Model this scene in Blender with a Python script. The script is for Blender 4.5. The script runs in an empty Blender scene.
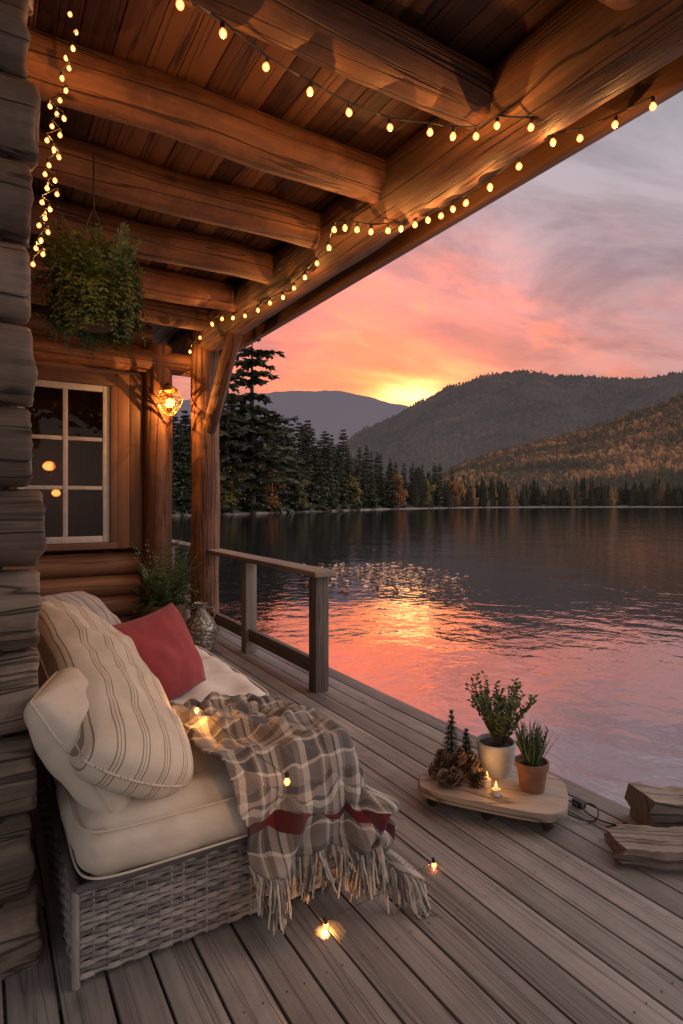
import bpy, bmesh, math, random
from mathutils import Vector, Matrix, noise
random.seed(7)
R = math.radians; PI = math.pi
V = Vector
H = 1.5; F = 588.0; YH = 503.0; A = R(31.5)
SA, CA = math.sin(A), math.cos(A)
scene = bpy.context.scene
col = scene.collection

def Pd(px, py, d):
    lat = (px-341.5)/F*d
    return V((d*SA+lat*CA, d*CA-lat*SA, H-(py-YH)/F*d))
def P(px, py, z):
    return Pd(px, py, (H-z)*F/(py-YH))
def nz(x, y=0, z=0): return noise.noise(V((x, y, z)))

# ------------------------------------------------------------------ materials
def newmat(name):
    m = bpy.data.materials.new(name); m.use_nodes = True
    nt = m.node_tree; b = nt.nodes['Principled BSDF']
    return m, nt, b
def N(nt, t, **kw):
    n = nt.nodes.new(t)
    for k, v in kw.items(): setattr(n, k, v)
    return n
def L(nt, a, b): nt.links.new(a, b)
def ramp(nt, fac, stops, interp='LINEAR'):
    n = N(nt, 'ShaderNodeValToRGB'); cr = n.color_ramp; cr.interpolation = interp
    while len(cr.elements) < len(stops): cr.elements.new(0.5)
    for e, (p, c) in zip(cr.elements, stops):
        e.position = p; e.color = c if len(c) == 4 else (*c, 1)
    if fac is not None: L(nt, fac, n.inputs[0])
    return n
def mth(nt, op, a, b=None, clamp=False):
    n = N(nt, 'ShaderNodeMath', operation=op); n.use_clamp = clamp
    for i, x in enumerate((a, b)):
        if x is None: continue
        if isinstance(x, (int, float)): n.inputs[i].default_value = x
        else: L(nt, x, n.inputs[i])
    return n.outputs[0]
def mixc(nt, f, a, b, mode='MIX'):
    n = N(nt, 'ShaderNodeMix', data_type='RGBA', blend_type=mode)
    for i, x in ((0, f), (6, a), (7, b)):
        if isinstance(x, (int, float)): n.inputs[i].default_value = x
        elif isinstance(x, tuple): n.inputs[i].default_value = x if len(x) == 4 else (*x, 1)
        else: L(nt, x, n.inputs[i])
    return n.outputs[2]
def coords(nt, kind='UV', scale=(1, 1, 1)):
    tc = N(nt, 'ShaderNodeTexCoord'); mp = N(nt, 'ShaderNodeMapping')
    mp.inputs['Scale'].default_value = scale
    L(nt, tc.outputs[kind], mp.inputs[0]); return mp.outputs[0]
def noi(nt, vec, scale=1, detail=5, rough=.6, dist=0):
    n = N(nt, 'ShaderNodeTexNoise'); n.inputs['Scale'].default_value = scale
    n.inputs['Detail'].default_value = detail; n.inputs['Roughness'].default_value = rough
    n.inputs['Distortion'].default_value = dist
    L(nt, vec, n.inputs['Vector']); return n.outputs[0]
def bump(nt, b, h, strength=.3, dist=.01):
    n = N(nt, 'ShaderNodeBump'); n.inputs['Strength'].default_value = strength
    n.inputs['Distance'].default_value = dist
    L(nt, h, n.inputs['Height']); L(nt, n.outputs[0], b.inputs['Normal'])
def attr(nt):
    n = N(nt, 'ShaderNodeAttribute'); n.attribute_name = 'rnd'; return n.outputs['Fac']

def wood(name, dark, light, rough=.7, su=38, sv=1.6, bstr=.35, crack=.5, var=.4, grime=None, knots=0, gscale=2.2, cw=.022):
    m, nt, b = newmat(name)
    n1 = noi(nt, coords(nt, 'UV', (su, sv, 1)), 1, 9, .70, .8)
    n2 = noi(nt, coords(nt, 'UV', (su*.1, sv*.6, 1)), 1, 4, .6, .3)
    n3 = noi(nt, coords(nt, 'UV', (su*.35, sv*.28, 1)), 1, 3, .5, .6)
    oi = N(nt, 'ShaderNodeObjectInfo')
    f = mth(nt, 'ADD', mth(nt, 'MULTIPLY', n1, .65), mth(nt, 'MULTIPLY', n2, .45))
    f = mth(nt, 'ADD', f, mth(nt, 'MULTIPLY', mth(nt, 'SUBTRACT', attr(nt), .5), var))
    f = mth(nt, 'ADD', f, mth(nt, 'MULTIPLY', mth(nt, 'SUBTRACT', oi.outputs['Random'], .5), .12))
    c = ramp(nt, f, [(.28, dark), (.78, light)]).outputs[0]
    ck = mth(nt, 'ABSOLUTE', mth(nt, 'SUBTRACT', n3, .5))
    ckm = ramp(nt, ck, [(0, (1, 1, 1)), (cw, (0, 0, 0))]).outputs[0]
    ckf = mth(nt, 'MULTIPLY', ckm, crack)
    c = mixc(nt, ckf, c, tuple(x*.18 for x in dark[:3]))
    if knots:
        vo = N(nt, 'ShaderNodeTexVoronoi'); vo.inputs['Scale'].default_value = 1
        L(nt, coords(nt, 'UV', (4.5, 2.2, 1)), vo.inputs['Vector'])
        kn = ramp(nt, vo.outputs['Distance'], [(0, (1, 1, 1)), (.055, (.8, .8, .8)), (.12, (0, 0, 0))]).outputs[0]
        c = mixc(nt, mth(nt, 'MULTIPLY', kn, knots), c, tuple(x*.3 for x in dark[:3]))
    if grime:
        g = noi(nt, coords(nt, 'Object', (1, 1, 1)), gscale, 7, .7)
        gf = ramp(nt, g, [(.45, (0, 0, 0)), (.66, (1, 1, 1))]).outputs[0]
        c = mixc(nt, mth(nt, 'MULTIPLY', gf, .7), c, grime)
    L(nt, c, b.inputs['Base Color'])
    b.inputs['Roughness'].default_value = rough
    hgt = mth(nt, 'SUBTRACT', mth(nt, 'MULTIPLY', n1, .5), ckf)
    bump(nt, b, hgt, bstr, .012)
    return m
def rings(name, dark, light):
    m, nt, b = newmat(name)
    v = coords(nt, 'UV')
    w = N(nt, 'ShaderNodeTexWave', wave_type='RINGS', rings_direction='SPHERICAL')
    w.inputs['Scale'].default_value = 22; w.inputs['Distortion'].default_value = 2.5; w.inputs['Detail'].default_value = 3
    L(nt, v, w.inputs['Vector'])
    n = noi(nt, v, 14, 6)
    f = mth(nt, 'ADD', mth(nt, 'MULTIPLY', w.outputs['Fac'], .5), mth(nt, 'MULTIPLY', n, .6))
    L(nt, ramp(nt, f, [(.25, dark), (.85, light)]).outputs[0], b.inputs['Base Color'])
    b.inputs['Roughness'].default_value = .85
    bump(nt, b, f, .4, .01); return m
def plain(name, c1, c2, scale=8, rough=.8, bs=.2, kind='Object', metal=0, var=0, bd=.01, detail=6):
    m, nt, b = newmat(name)
    n = noi(nt, coords(nt, kind), scale, detail, .6)
    f = n
    if var: f = mth(nt, 'ADD', n, mth(nt, 'MULTIPLY', mth(nt, 'SUBTRACT', attr(nt), .5), var))
    L(nt, ramp(nt, f, [(.3, c1), (.7, c2)]).outputs[0], b.inputs['Base Color'])
    b.inputs['Roughness'].default_value = rough; b.inputs['Metallic'].default_value = metal
    if bs: bump(nt, b, n, bs, bd)
    return m
def leafmat(name, c1, c2, c3=None, trans=.25):
    m, nt, b = newmat(name)
    n = noi(nt, coords(nt, 'Object'), 3, 3)
    f = mth(nt, 'ADD', mth(nt, 'MULTIPLY', attr(nt), .7), mth(nt, 'MULTIPLY', n, .3))
    st = [(.15, c1), (.75, c2)]
    if c3: st = [(.1, c1), (.6, c2), (.95, c3)]
    c = ramp(nt, f, st).outputs[0]
    L(nt, c, b.inputs['Base Color']); b.inputs['Roughness'].default_value = .65
    t = N(nt, 'ShaderNodeBsdfTranslucent'); L(nt, c, t.inputs[0])
    mx = N(nt, 'ShaderNodeMixShader'); mx.inputs[0].default_value = trans
    L(nt, b.outputs[0], mx.inputs[1]); L(nt, t.outputs[0], mx.inputs[2])
    L(nt, mx.outputs[0], nt.nodes['Material Output'].inputs[0]); return m
def emit(name, core, rim, s):
    m, nt, b = newmat(name)
    lw = N(nt, 'ShaderNodeLayerWeight'); lw.inputs[0].default_value = .5
    c = ramp(nt, lw.outputs['Facing'], [(.10, core), (.75, rim)]).outputs[0]
    b.inputs['Base Color'].default_value = (*rim, 1); b.inputs['Roughness'].default_value = .4
    L(nt, c, b.inputs['Emission Color']); b.inputs['Emission Strength'].default_value = s
    return m
def fabric(name, c1, c2, weave=260, stripes=None, period=.1, along='X', rough=.9, second=None, bs=.25):
    m, nt, b = newmat(name)
    n = noi(nt, coords(nt, 'UV'), 9, 6, .65)
    c = ramp(nt, n, [(.3, c1), (.7, c2)]).outputs[0]
    def stripe(axis, stops, per):
        sp = N(nt, 'ShaderNodeSeparateXYZ'); L(nt, coords(nt, 'UV'), sp.inputs[0])
        f = mth(nt, 'FRACT', mth(nt, 'ADD', mth(nt, 'DIVIDE', sp.outputs[axis], per), 20))
        return ramp(nt, f, stops, 'CONSTANT').outputs[0]
    if stripes:
        s1 = stripe(along, stripes, period)
        if second:
            s2 = stripe('Y' if along == 'X' else 'X', second, period*1.07)
            ck = N(nt, 'ShaderNodeTexChecker'); ck.inputs['Scale'].default_value = 240
            L(nt, coords(nt, 'UV'), ck.inputs['Vector'])
            s1 = mixc(nt, mth(nt, 'ADD', mth(nt, 'MULTIPLY', ck.outputs['Fac'], .3), .35), s1, s2)
            c = mixc(nt, .95, c, s1)
            fz = noi(nt, coords(nt, 'UV', (180, 180, 1)), 1, 3)
            c = mixc(nt, mth(nt, 'MULTIPLY', fz, .22), c, (.26, .225, .20))
        else:
            c = mixc(nt, 1.0, c, s1, 'MULTIPLY')
    L(nt, c, b.inputs['Base Color']); b.inputs['Roughness'].default_value = rough
    b.inputs['Sheen Weight'].default_value = .10
    w = noi(nt, coords(nt, 'UV', (weave, weave*.6, 1)), 1, 2)
    bump(nt, b, mth(nt, 'ADD', mth(nt, 'MULTIPLY', w, .4), n), bs, .006)
    return m

M = {}
M['deck'] = wood('deck_wood', (.115, .099, .091), (.335, .295, .272), .55, 44, 1.1, .55, .45, .32, (.12, .102, .092), .5, 1.6)
M['beam'] = wood('beam_wood', (.034, .012, .005), (.29, .115, .046), .7, 26, 1.1, .95, .75, .25, (.055, .021, .010), .9, 3.0, .022)
M['ceil'] = wood('ceiling_wood', (.040, .014, .006), (.19, .074, .029), .65, 30, 1.0, .5, .75, .6, None, .7)
M['cabin'] = wood('cabin_log_wood', (.065, .026, .013), (.27, .122, .058), .65, 26, .9, .6, .7, .3)
M['greylog'] = wood('weathered_log', (.050, .034, .025), (.29, .212, .158), .85, 22, 1.9, .9, .8, .25, (.075, .046, .031), .85, 3.6, .020)
M['rail'] = wood('rail_wood', (.08, .06, .05), (.27, .21, .175), .75, 30, 1.3, .4, .6, .4)
M['trim'] = wood('trim_wood', (.05, .021, .011), (.19, .082, .038), .6, 26, 1.1, .3, .3, .4)
M['end'] = rings('log_end_grain', (.08, .05, .032), (.30, .21, .14))
M['endgrey'] = rings('grey_end_grain', (.060, .042, .031), (.29, .215, .16))
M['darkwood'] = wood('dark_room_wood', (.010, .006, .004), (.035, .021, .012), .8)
M['chink'] = plain('dark_chinking', (.010, .008, .006), (.022, .017, .014), 12, .95)
M['sash'] = plain('sash_paint', (.40, .37, .33), (.54, .50, .45), 14, .5, .1)
M['wick'] = wood('wicker_reed', (.085, .073, .067), (.28, .245, .226), .75, 60, 6, .3, .2, .75)
M['wickdark'] = plain('wicker_core', (.03, .026, .024), (.06, .052, .047), 10, .9)
M['cream'] = fabric('cream_linen', (.46, .385, .30), (.58, .49, .395))
M['white'] = fabric('white_quilt', (.56, .50, .45), (.68, .62, .56))
dk = (.42, .36, .32); w1 = (1, 1, 1)
M['ticking'] = fabric('ticking_stripe', (.46, .39, .30), (.56, .48, .38), stripes=[(0, w1), (.30, dk), (.35, w1), (.46, dk), (.49, w1), (.58, dk), (.63, w1)], period=.085, along='Y')
M['greystripe'] = fabric('grey_stripe', (.30, .265, .235), (.38, .34, .30), stripes=[(0, w1), (.4, (.5, .47, .45)), (.6, w1), (.75, (.6, .57, .55)), (.8, w1)], period=.06, along='X')
M['red'] = fabric('red_fabric', (.20, .021, .025), (.29, .036, .038), bs=.35)
cr = (.56, .485, .405); ch = (.034, .028, .026); tp = (.175, .138, .115); rd = (.36, .045, .05); pk = (.34, .275, .235)
M['plaid'] = fabric('plaid_wool', (.3, .25, .22), (.42, .36, .32), weave=420,
    stripes=[(0, cr), (.10, ch), (.30, tp), (.33, cr), (.36, tp), (.40, ch), (.46, pk), (.56, ch), (.59, cr), (.66, tp), (.72, ch), (.90, tp)], period=.25, along='X',
    second=[(0, tp), (.10, cr), (.13, ch), (.34, cr), (.37, tp), (.40, ch), (.46, tp), (.58, cr), (.66, ch), (.70, pk), (.80, ch), (.90, tp)], bs=.6)
M['plaidred'] = fabric('plaid_wool_red_band', (.25, .04, .045), (.33, .06, .06), weave=420,
    stripes=[(0, (.44, .10, .09)), (.10, (.17, .02, .025)), (.30, (.30, .05, .05)), (.46, (.40, .09, .085)), (.56, (.2, .03, .03)), (.72, (.17, .02, .025)), (.90, (.3, .05, .05))], period=.25, along='X', bs=.6)
M['fringe'] = plain('fringe_yarn', (.10, .083, .073), (.44, .38, .32), 30, .95, 0, var=.8)
M['leaf'] = leafmat('fern_leaf', (.025, .048, .012), (.085, .145, .038), (.17, .19, .06))
M['leafbush'] = leafmat('bush_leaf', (.03, .05, .012), (.12, .16, .05), (.2, .2, .07))
M['leafspike'] = leafmat('herb_leaf', (.03, .055, .02), (.11, .16, .07))
M['conifer'] = leafmat('conifer_needles', (.018, .021, .010), (.068, .070, .032), None, .1)
M['minifir'] = leafmat('miniature_fir_needles', (.008, .020, .010), (.03, .062, .030), None, .1)
M['autumn'] = leafmat('autumn_leaves', (.10, .05, .016), (.42, .17, .045), None, .2)
M['yellow'] = leafmat('yellow_leaves', (.07, .065, .018), (.29, .20, .05), None, .2)
M['bark'] = plain('bark', (.025, .018, .013), (.08, .06, .045), 3, .9)
M['stem'] = plain('stem', (.06, .04, .02), (.12, .08, .045), 20, .8)
M['black'] = plain('black_rubber', (.008, .008, .008), (.02, .018, .016), 20, .6, 0)
M['bulb'] = emit('bulb_glow', (1, .56, .19), (.62, .14, .012), 2.6)
M['flame'] = emit('candle_glow', (1, .58, .20), (.8, .24, .03), 3.0)
M['reflglow'] = emit('pane_reflection_glow', (1, .40, .09), (.30, .05, .008), 2.0)  # glow that stands for orange reflections in the window
M['brass'] = plain('brass_wire', (.35, .18, .05), (.52, .30, .09), 12, .4, .1, metal=.8)
M['potwhite'] = plain('grey_ceramic', (.26, .25, .24), (.44, .43, .41), 12, .6, .15)
M['terra'] = plain('terracotta', (.14, .06, .03), (.23, .105, .052), 14, .8, .15)
M['soil'] = plain('soil', (.015, .011, .008), (.05, .035, .025), 40, .95, .8)
M['cone'] = plain('pine_cone', (.035, .02, .012), (.30, .20, .13), 20, .8, .2, var=1.0)
m, nt, b = newmat('patterned_metal')
vo = N(nt, 'ShaderNodeTexVoronoi'); vo.inputs['Scale'].default_value = 1; L(nt, coords(nt, 'UV', (22, 34, 1)), vo.inputs['Vector'])
L(nt, ramp(nt, vo.outputs['Distance'], [(.1, (.70, .65, .58)), (.5, (.22, .20, .17))]).outputs[0], b.inputs['Base Color'])
b.inputs['Metallic'].default_value = .5; b.inputs['Roughness'].default_value = .42; bump(nt, b, vo.outputs['Distance'], .6, .02); M['vase'] = m
M['basket'] = plain('basket_fibre', (.07, .04, .02), (.18, .105, .055), 40, .9, .7)
M['board'] = wood('tray_wood', (.14, .105, .08), (.42, .335, .27), .7, 24, 2.0, .5, .8, .4, None, .6)
M['fire'] = wood('split_wood', (.12, .092, .074), (.38, .305, .248), .85, 40, 1.6, .8, .7, .3, (.14, .105, .082), 0, 6)
M['firebark'] = wood('fire_bark', (.06, .045, .036), (.22, .172, .14), .95, 24, 2, .9, .8, .3)
M['wax'] = plain('wax', (.62, .5, .36), (.72, .6, .44), 20, .5, 0)

m, nt, b = newmat('window_glass')
b.inputs['Base Color'].default_value = (.004, .004, .005, 1)
tr = N(nt, 'ShaderNodeBsdfTransparent'); gl = N(nt, 'ShaderNodeBsdfGlossy'); gl.inputs['Roughness'].default_value = .03
tr.inputs[0].default_value = (.8, .78, .75, 1); gl.inputs[0].default_value = (.7, .62, .56, 1)
fr = N(nt, 'ShaderNodeFresnel'); fr.inputs[0].default_value = 1.42
wv = noi(nt, coords(nt, 'Object'), 3.5, 2); bp = N(nt, 'ShaderNodeBump'); bp.inputs['Strength'].default_value = .12; bp.inputs['Distance'].default_value = .05
L(nt, wv, bp.inputs['Height']); L(nt, bp.outputs[0], gl.inputs['Normal'])
mx = N(nt, 'ShaderNodeMixShader'); L(nt, fr.outputs[0], mx.inputs[0])
L(nt, tr.outputs[0], mx.inputs[1]); L(nt, gl.outputs[0], mx.inputs[2])
L(nt, mx.outputs[0], nt.nodes['Material Output'].inputs[0]); M['glass'] = m

# water
m, nt, b = newmat('lake_water')
gl = N(nt, 'ShaderNodeBsdfGlossy'); gl.inputs['Roughness'].default_value = .03; gl.inputs[0].default_value = (.97, .92, .93, 1)
df = N(nt, 'ShaderNodeBsdfDiffuse'); df.inputs[0].default_value = (.016, .017, .022, 1)
va = coords(nt, 'Object', (.55, .55, 1)); vb = coords(nt, 'Object', (.13, .13, 1))
na = noi(nt, va, 4.6, 3, .5, .3); nb = noi(nt, vb, 2.2, 2, .5, .4)
hh = mth(nt, 'ADD', mth(nt, 'MULTIPLY', na, .26), mth(nt, 'MULTIPLY', nb, .9))
bp = N(nt, 'ShaderNodeBump'); bp.inputs['Strength'].default_value = .27; bp.inputs['Distance'].default_value = .16
L(nt, hh, bp.inputs['Height']); L(nt, bp.outputs[0], gl.inputs['Normal'])
fr = N(nt, 'ShaderNodeFresnel'); fr.inputs[0].default_value = 1.33
ff = mth(nt, 'ADD', mth(nt, 'MULTIPLY', fr.outputs[0], .55), .46, True)
mx = N(nt, 'ShaderNodeMixShader'); L(nt, ff, mx.inputs[0]); L(nt, df.outputs[0], mx.inputs[1]); L(nt, gl.outputs[0], mx.inputs[2])
L(nt, mx.outputs[0], nt.nodes['Material Output'].inputs[0]); M['water'] = m

# distant land: dim surface colour plus the airlight of the dusk haze in front of it
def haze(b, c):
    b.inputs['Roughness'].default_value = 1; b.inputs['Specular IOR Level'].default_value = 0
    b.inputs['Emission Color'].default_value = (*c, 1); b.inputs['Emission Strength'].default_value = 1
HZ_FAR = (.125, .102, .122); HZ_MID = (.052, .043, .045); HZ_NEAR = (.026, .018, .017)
def hillmat(name, c1, c2, sc, hz_):
    m, nt, b = newmat(name)
    n = noi(nt, coords(nt, 'Object'), sc, 8, .75); n2 = noi(nt, coords(nt, 'Object'), sc*.08, 4, .6)
    f = mth(nt, 'ADD', mth(nt, 'MULTIPLY', n, .6), mth(nt, 'MULTIPLY', n2, .5))
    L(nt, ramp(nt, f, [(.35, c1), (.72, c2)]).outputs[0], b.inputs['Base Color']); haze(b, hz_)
    bump(nt, b, n, .9, 12); return m
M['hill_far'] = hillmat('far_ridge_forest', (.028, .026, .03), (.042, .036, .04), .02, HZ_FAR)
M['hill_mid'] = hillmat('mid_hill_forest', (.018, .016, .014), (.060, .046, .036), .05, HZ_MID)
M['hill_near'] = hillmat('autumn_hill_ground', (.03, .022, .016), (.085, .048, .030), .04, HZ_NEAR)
M['shore'] = plain('shore_soil', (.02, .02, .013), (.05, .042, .03), .3, .95, .3)
M['bank'] = plain('bank_stone', (.13, .105, .09), (.26, .215, .18), .6, .9, .3)
def hilltrees(name, cols, hz_):
    m, nt, b = newmat(name)
    L(nt, ramp(nt, attr(nt), [(p, c) for p, c in zip((0, .35, .6, .85, 1), cols)]).outputs[0], b.inputs['Base Color'])
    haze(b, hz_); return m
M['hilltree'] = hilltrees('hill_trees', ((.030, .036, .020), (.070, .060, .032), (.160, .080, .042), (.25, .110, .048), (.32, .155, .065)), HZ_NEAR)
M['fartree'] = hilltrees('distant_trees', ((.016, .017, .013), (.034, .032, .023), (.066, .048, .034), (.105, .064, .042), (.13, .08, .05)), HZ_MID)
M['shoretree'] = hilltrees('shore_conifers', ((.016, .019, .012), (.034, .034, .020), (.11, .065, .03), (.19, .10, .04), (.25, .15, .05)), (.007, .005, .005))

# ------------------------------------------------------------------ mesh builder
class MB:
    def __init__(s): s.v = []; s.f = []; s.uv = []; s.mi = []; s.r = []
    def face(s, pts, uv=None, mi=0, r=.5):
        i = len(s.v); s.v += [V(p) for p in pts]; s.f.append(list(range(i, i+len(pts))))
        s.uv.append(uv or [(0, 0)]*len(pts)); s.mi.append(mi); s.r.append(r)
    def box(s, lo, hi, mi=0, r=None, mat=None, bev=0):
        lo, hi = V(lo), V(hi); r = random.random() if r is None else r
        d = hi-lo; ax = max(range(3), key=lambda k: d[k]); o = random.random()*30
        i = len(s.v)
        if bev <= 0:
            cs = [V((x, y, z)) for x in (lo.x, hi.x) for y in (lo.y, hi.y) for z in (lo.z, hi.z)]
            fs = [(0, 1, 3, 2), (4, 6, 7, 5), (0, 4, 5, 1), (2, 3, 7, 6), (0, 2, 6, 4), (1, 5, 7, 3)]
        else:
            bm = bmesh.new(); bmesh.ops.create_cube(bm, size=1)
            for v in bm.verts: v.co = V([(lo[k]+hi[k])/2+v.co[k]*d[k] for k in range(3)])
            bmesh.ops.bevel(bm, geom=bm.edges[:], offset=bev, segments=2, affect='EDGES', profile=.6)
            bm.verts.index_update()
            cs = [v.co.copy() for v in bm.verts]; fs = [tuple(v.index for v in f.verts) for f in bm.faces]; bm.free()
        oth = [k for k in range(3) if k != ax]
        for f in fs:
            s.f.append([i+k for k in f])
            s.uv.append([(cs[k][oth[0]]+cs[k][oth[1]]+o, cs[k][ax]+o) for k in f]); s.mi.append(mi); s.r.append(r)
        s.v += [mat @ c if mat else c for c in cs]
    def tube(s, pts, rad, n=8, caps=True, mi=0, capmi=None, r=None, sq=(1, 1)):
        pts = [V(p) for p in pts]; r = random.random() if r is None else r
        m = len(pts); rad = rad if isinstance(rad, (list, tuple)) else [rad]*m
        o = random.random()*30
        t0 = (pts[1]-pts[0]).normalized()
        up = V((0, 0, 1)) if abs(t0.z) < .9 else V((1, 0, 0))
        nx = t0.cross(up).normalized(); base = len(s.v); acc = o; accs = []
        for k in range(m):
            t = (pts[min(k+1, m-1)]-pts[max(k-1, 0)]).normalized()
            nx = (nx-t*nx.dot(t)).normalized(); ny = t.cross(nx)
            if k: acc += (pts[k]-pts[k-1]).length
            accs.append(acc)
            for j in range(n):
                a = 2*PI*j/n
                rr = rad[k](a) if callable(rad[k]) else rad[k]
                s.v.append(pts[k]+nx*math.cos(a)*rr*sq[0]+ny*math.sin(a)*rr*sq[1])
        r0 = rad[m//2](0) if callable(rad[0]) else max(rad[0], rad[m//2])
        for k in range(m-1):
            for j in range(n):
                j2 = (j+1) % n
                s.f.append([base+k*n+j, base+k*n+j2, base+(k+1)*n+j2, base+(k+1)*n+j])
                u0, u1 = 2*PI*j/n*r0+o, 2*PI*(j+1)/n*r0+o
                s.uv.append([(u0, accs[k]), (u1, accs[k]), (u1, accs[k+1]), (u0, accs[k+1])]); s.mi.append(mi); s.r.append(r)
        if caps:
            for k, rev in ((0, True), (m-1, False)):
                idx = [base+k*n+j for j in range(n)]
                uv = [(math.cos(2*PI*j/n)*r0, math.sin(2*PI*j/n)*r0) for j in range(n)]
                if rev: idx.reverse(); uv.reverse()
                s.f.append(idx); s.uv.append(uv); s.mi.append(mi if capmi is None else capmi); s.r.append(r)
    def log(s, a, b, rad, seg=10, n=18, wob=.05, mi=0, capmi=1, rnd=.012, shr=.965, sqr=0, rough=0, endn=0):
        a, b = V(a), V(b); o = random.random()*50
        pts = []; rr = []; ln = (b-a).length
        ts = [k/seg for k in range(seg+1)]
        e = min(rnd, ln*.1)/ln
        ts = [0, e*.35, e]+[t for t in ts if e < t < 1-e]+[1-e, 1-e*.35, 1]
        m = len(ts)
        for k, t in enumerate(ts):
            p = a.lerp(b, t)
            if 2 < k < m-3: p = p+V((nz(o, t*3), nz(o+9, t*3), nz(o+18, t*3)))*rad*wob
            pts.append(p)
            sc = shr if k in (0, m-1) else (shr+(1-shr)*.75 if k in (1, m-2) else 1)
            rr.append(lambda an, t=t, sc=sc: rad*sc*(1+wob*1.1*nz(math.cos(an)*1.3+o, math.sin(an)*1.3, t*4)+sqr*-math.cos(4*an)+rough*nz(math.cos(an)*3+o, math.sin(an)*3, t*ln*2.5)))
        b0 = len(s.v)
        s.tube(pts, rr, n, True, mi, capmi)
        if endn:
            d = (b-a).normalized()
            for k in (m-3, m-2, m-1):
                for j in range(n):
                    an = 2*PI*j/n; s.v[b0+k*n+j] += d*endn*(nz(math.cos(an)*1.6+o*3, math.sin(an)*1.6)+.4*nz(math.cos(an)*5+o, math.sin(an)*5))
    def lathe(s, prof, n=24, c=(0, 0, 0), mi=0, r=.5, wob=0):
        c = V(c); b = len(s.v); o = random.random()*20
        for (rr, z) in prof:
            for j in range(n):
                a = 2*PI*j/n; q = rr*(1+wob*nz(o+math.cos(a), math.sin(a), z*5))
                s.v.append(c+V((math.cos(a)*q, math.sin(a)*q, z)))
        for k in range(len(prof)-1):
            for j in range(n):
                j2 = (j+1) % n
                s.f.append([b+k*n+j, b+k*n+j2, b+(k+1)*n+j2, b+(k+1)*n+j])
                s.uv.append([(j/n, prof[k][1]), ((j+1)/n, prof[k][1]), ((j+1)/n, prof[k+1][1]), (j/n, prof[k+1][1])]); s.mi.append(mi); s.r.append(r)
    def leaf(s, p, d, side, ln, w, mi=0, r=None):
        p = V(p); r = random.random() if r is None else r
        m1 = p+d*ln*.45
        s.face([p, m1-side*w*.5, p+d*ln, m1+side*w*.5], None, mi, r)
    def build(s, name, mats, parent=None, loc=None, smooth=True, world=True, sharp=40):
        me = bpy.data.meshes.new(name)
        off = V((0, 0, 0))
        if parent is not None and world:
            q = parent
            while q is not None: off = off+q.location; q = q.parent
        if loc is not None: off = V(loc)
        me.from_pydata([tuple(v-off) for v in s.v], [], s.f)
        if not isinstance(mats, (list, tuple)): mats = [mats]
        for m_ in mats: me.materials.append(m_)
        uvl = me.uv_layers.new(name='UVMap'); flat = []
        for u in s.uv:
            for c in u: flat += [c[0], c[1]]
        uvl.data.foreach_set('uv', flat)
        at = me.attributes.new('rnd', 'FLOAT', 'FACE'); at.data.foreach_set('value', s.r)
        me.polygons.foreach_set('material_index', [min(i, len(mats)-1) for i in s.mi])
        me.polygons.foreach_set('use_smooth', [smooth]*len(s.f))
        me.update()
        if smooth:
            try: me.set_sharp_from_angle(angle=R(sharp))
            except Exception: pass
        o = bpy.data.objects.new(name, me); col.objects.link(o)
        if parent is not None: o.parent = parent
        if loc is not None: o.location = loc
        return o
def tag(o, label=None, cat=None, group=None, kind=None):
    if label: o['label'] = label
    if cat: o['category'] = cat
    if group: o['group'] = group
    if kind: o['kind'] = kind
    return o
def empty(name, loc, label, cat, group=None, rot=None):
    o = bpy.data.objects.new(name, None); col.objects.link(o); o.location = loc; o.empty_display_size = .1
    if rot: o.rotation_euler = rot
    return tag(o, label, cat, group)
def link_copy(o, parent=None):
    c = o.copy(); col.objects.link(c)
    if parent is not None: c.parent = parent
    return c

# ------------------------------------------------------------------ deck
ZW = -.8
mb = MB(); x = 2.72-.14
while x > -2.6:
    dz = random.uniform(-.002, .0015)
    mb.box((x+.005, -1.6, -.032+dz), (x+.135, 9.4, dz), bev=.003)
    x -= .14
for yy in [k*.6-1.4 for k in range(19)]:
    mb.box((-2.6, yy, -.22), (2.68, yy+.05, -.04))
mb.box((2.665, -1.6, -.24), (2.70, 9.4, -.036))
for yy in (-1, 1.4, 3.8, 6.2, 8.6): mb.log((2.5, yy, -1.8), (2.5, yy, -.23), .1)
tag(mb.build('deck', [M['deck'], M['endgrey']]), kind='structure')
mb = MB()
for i in range(36):
    xx = 2.58-.14*i
    for yy in [k*.6-1.375 for k in range(19)]:
        for q in (.04, .10):
            c = V((xx+q, yy, .0016))
            mb.face([c+V((math.cos(a)*.0035, math.sin(a)*.0035, 0)) for a in (0, 1.05, 2.1, 3.14, 4.19, 5.24)])
tag(mb.build('deck_screws', M['black']), 'small dark screw heads set in rows across the grey deck boards', 'screws', kind='stuff')

# ------------------------------------------------------------------ cabin
cab = empty('log_cabin', (0, 2.25, 0), 'brown log cabin with a covered porch roof of round beams over the deck', 'cabin')
r0 = .131; k = 0; z = .055
while z < 3.6:
    ext = (.165, .13, .15, .125, .145)[k % 5]+random.uniform(-.01, .01)
    if k in (3, 4): ext += .022
    mb = MB(); mb.log((-2.6, 2.26+random.uniform(-.008, .008), z), (ext, 2.26, z), r0*random.uniform(.985, 1.03), 24, 44, .05, rnd=.016, shr=.93, rough=.018, endn=.022, sqr=.012)
    mb.build('corner_log', [M['greylog'], M['endgrey']], cab, sharp=80)
    z += .272; k += 1
mb = MB(); mb.box((-2.6, 2.22, -.03), (.06, 2.33, 3.6)); mb.build('chinking', M['chink'], cab)
mb = MB(); z = -.08
while z < 3.6:
    mb.log((-.10, 2.42, z), (-.10, 7.0, z), .139, 10, 14); z += .272
mb.build('side_wall', [M['cabin'], M['end']], cab)
mb = MB(); z = .1
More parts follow.
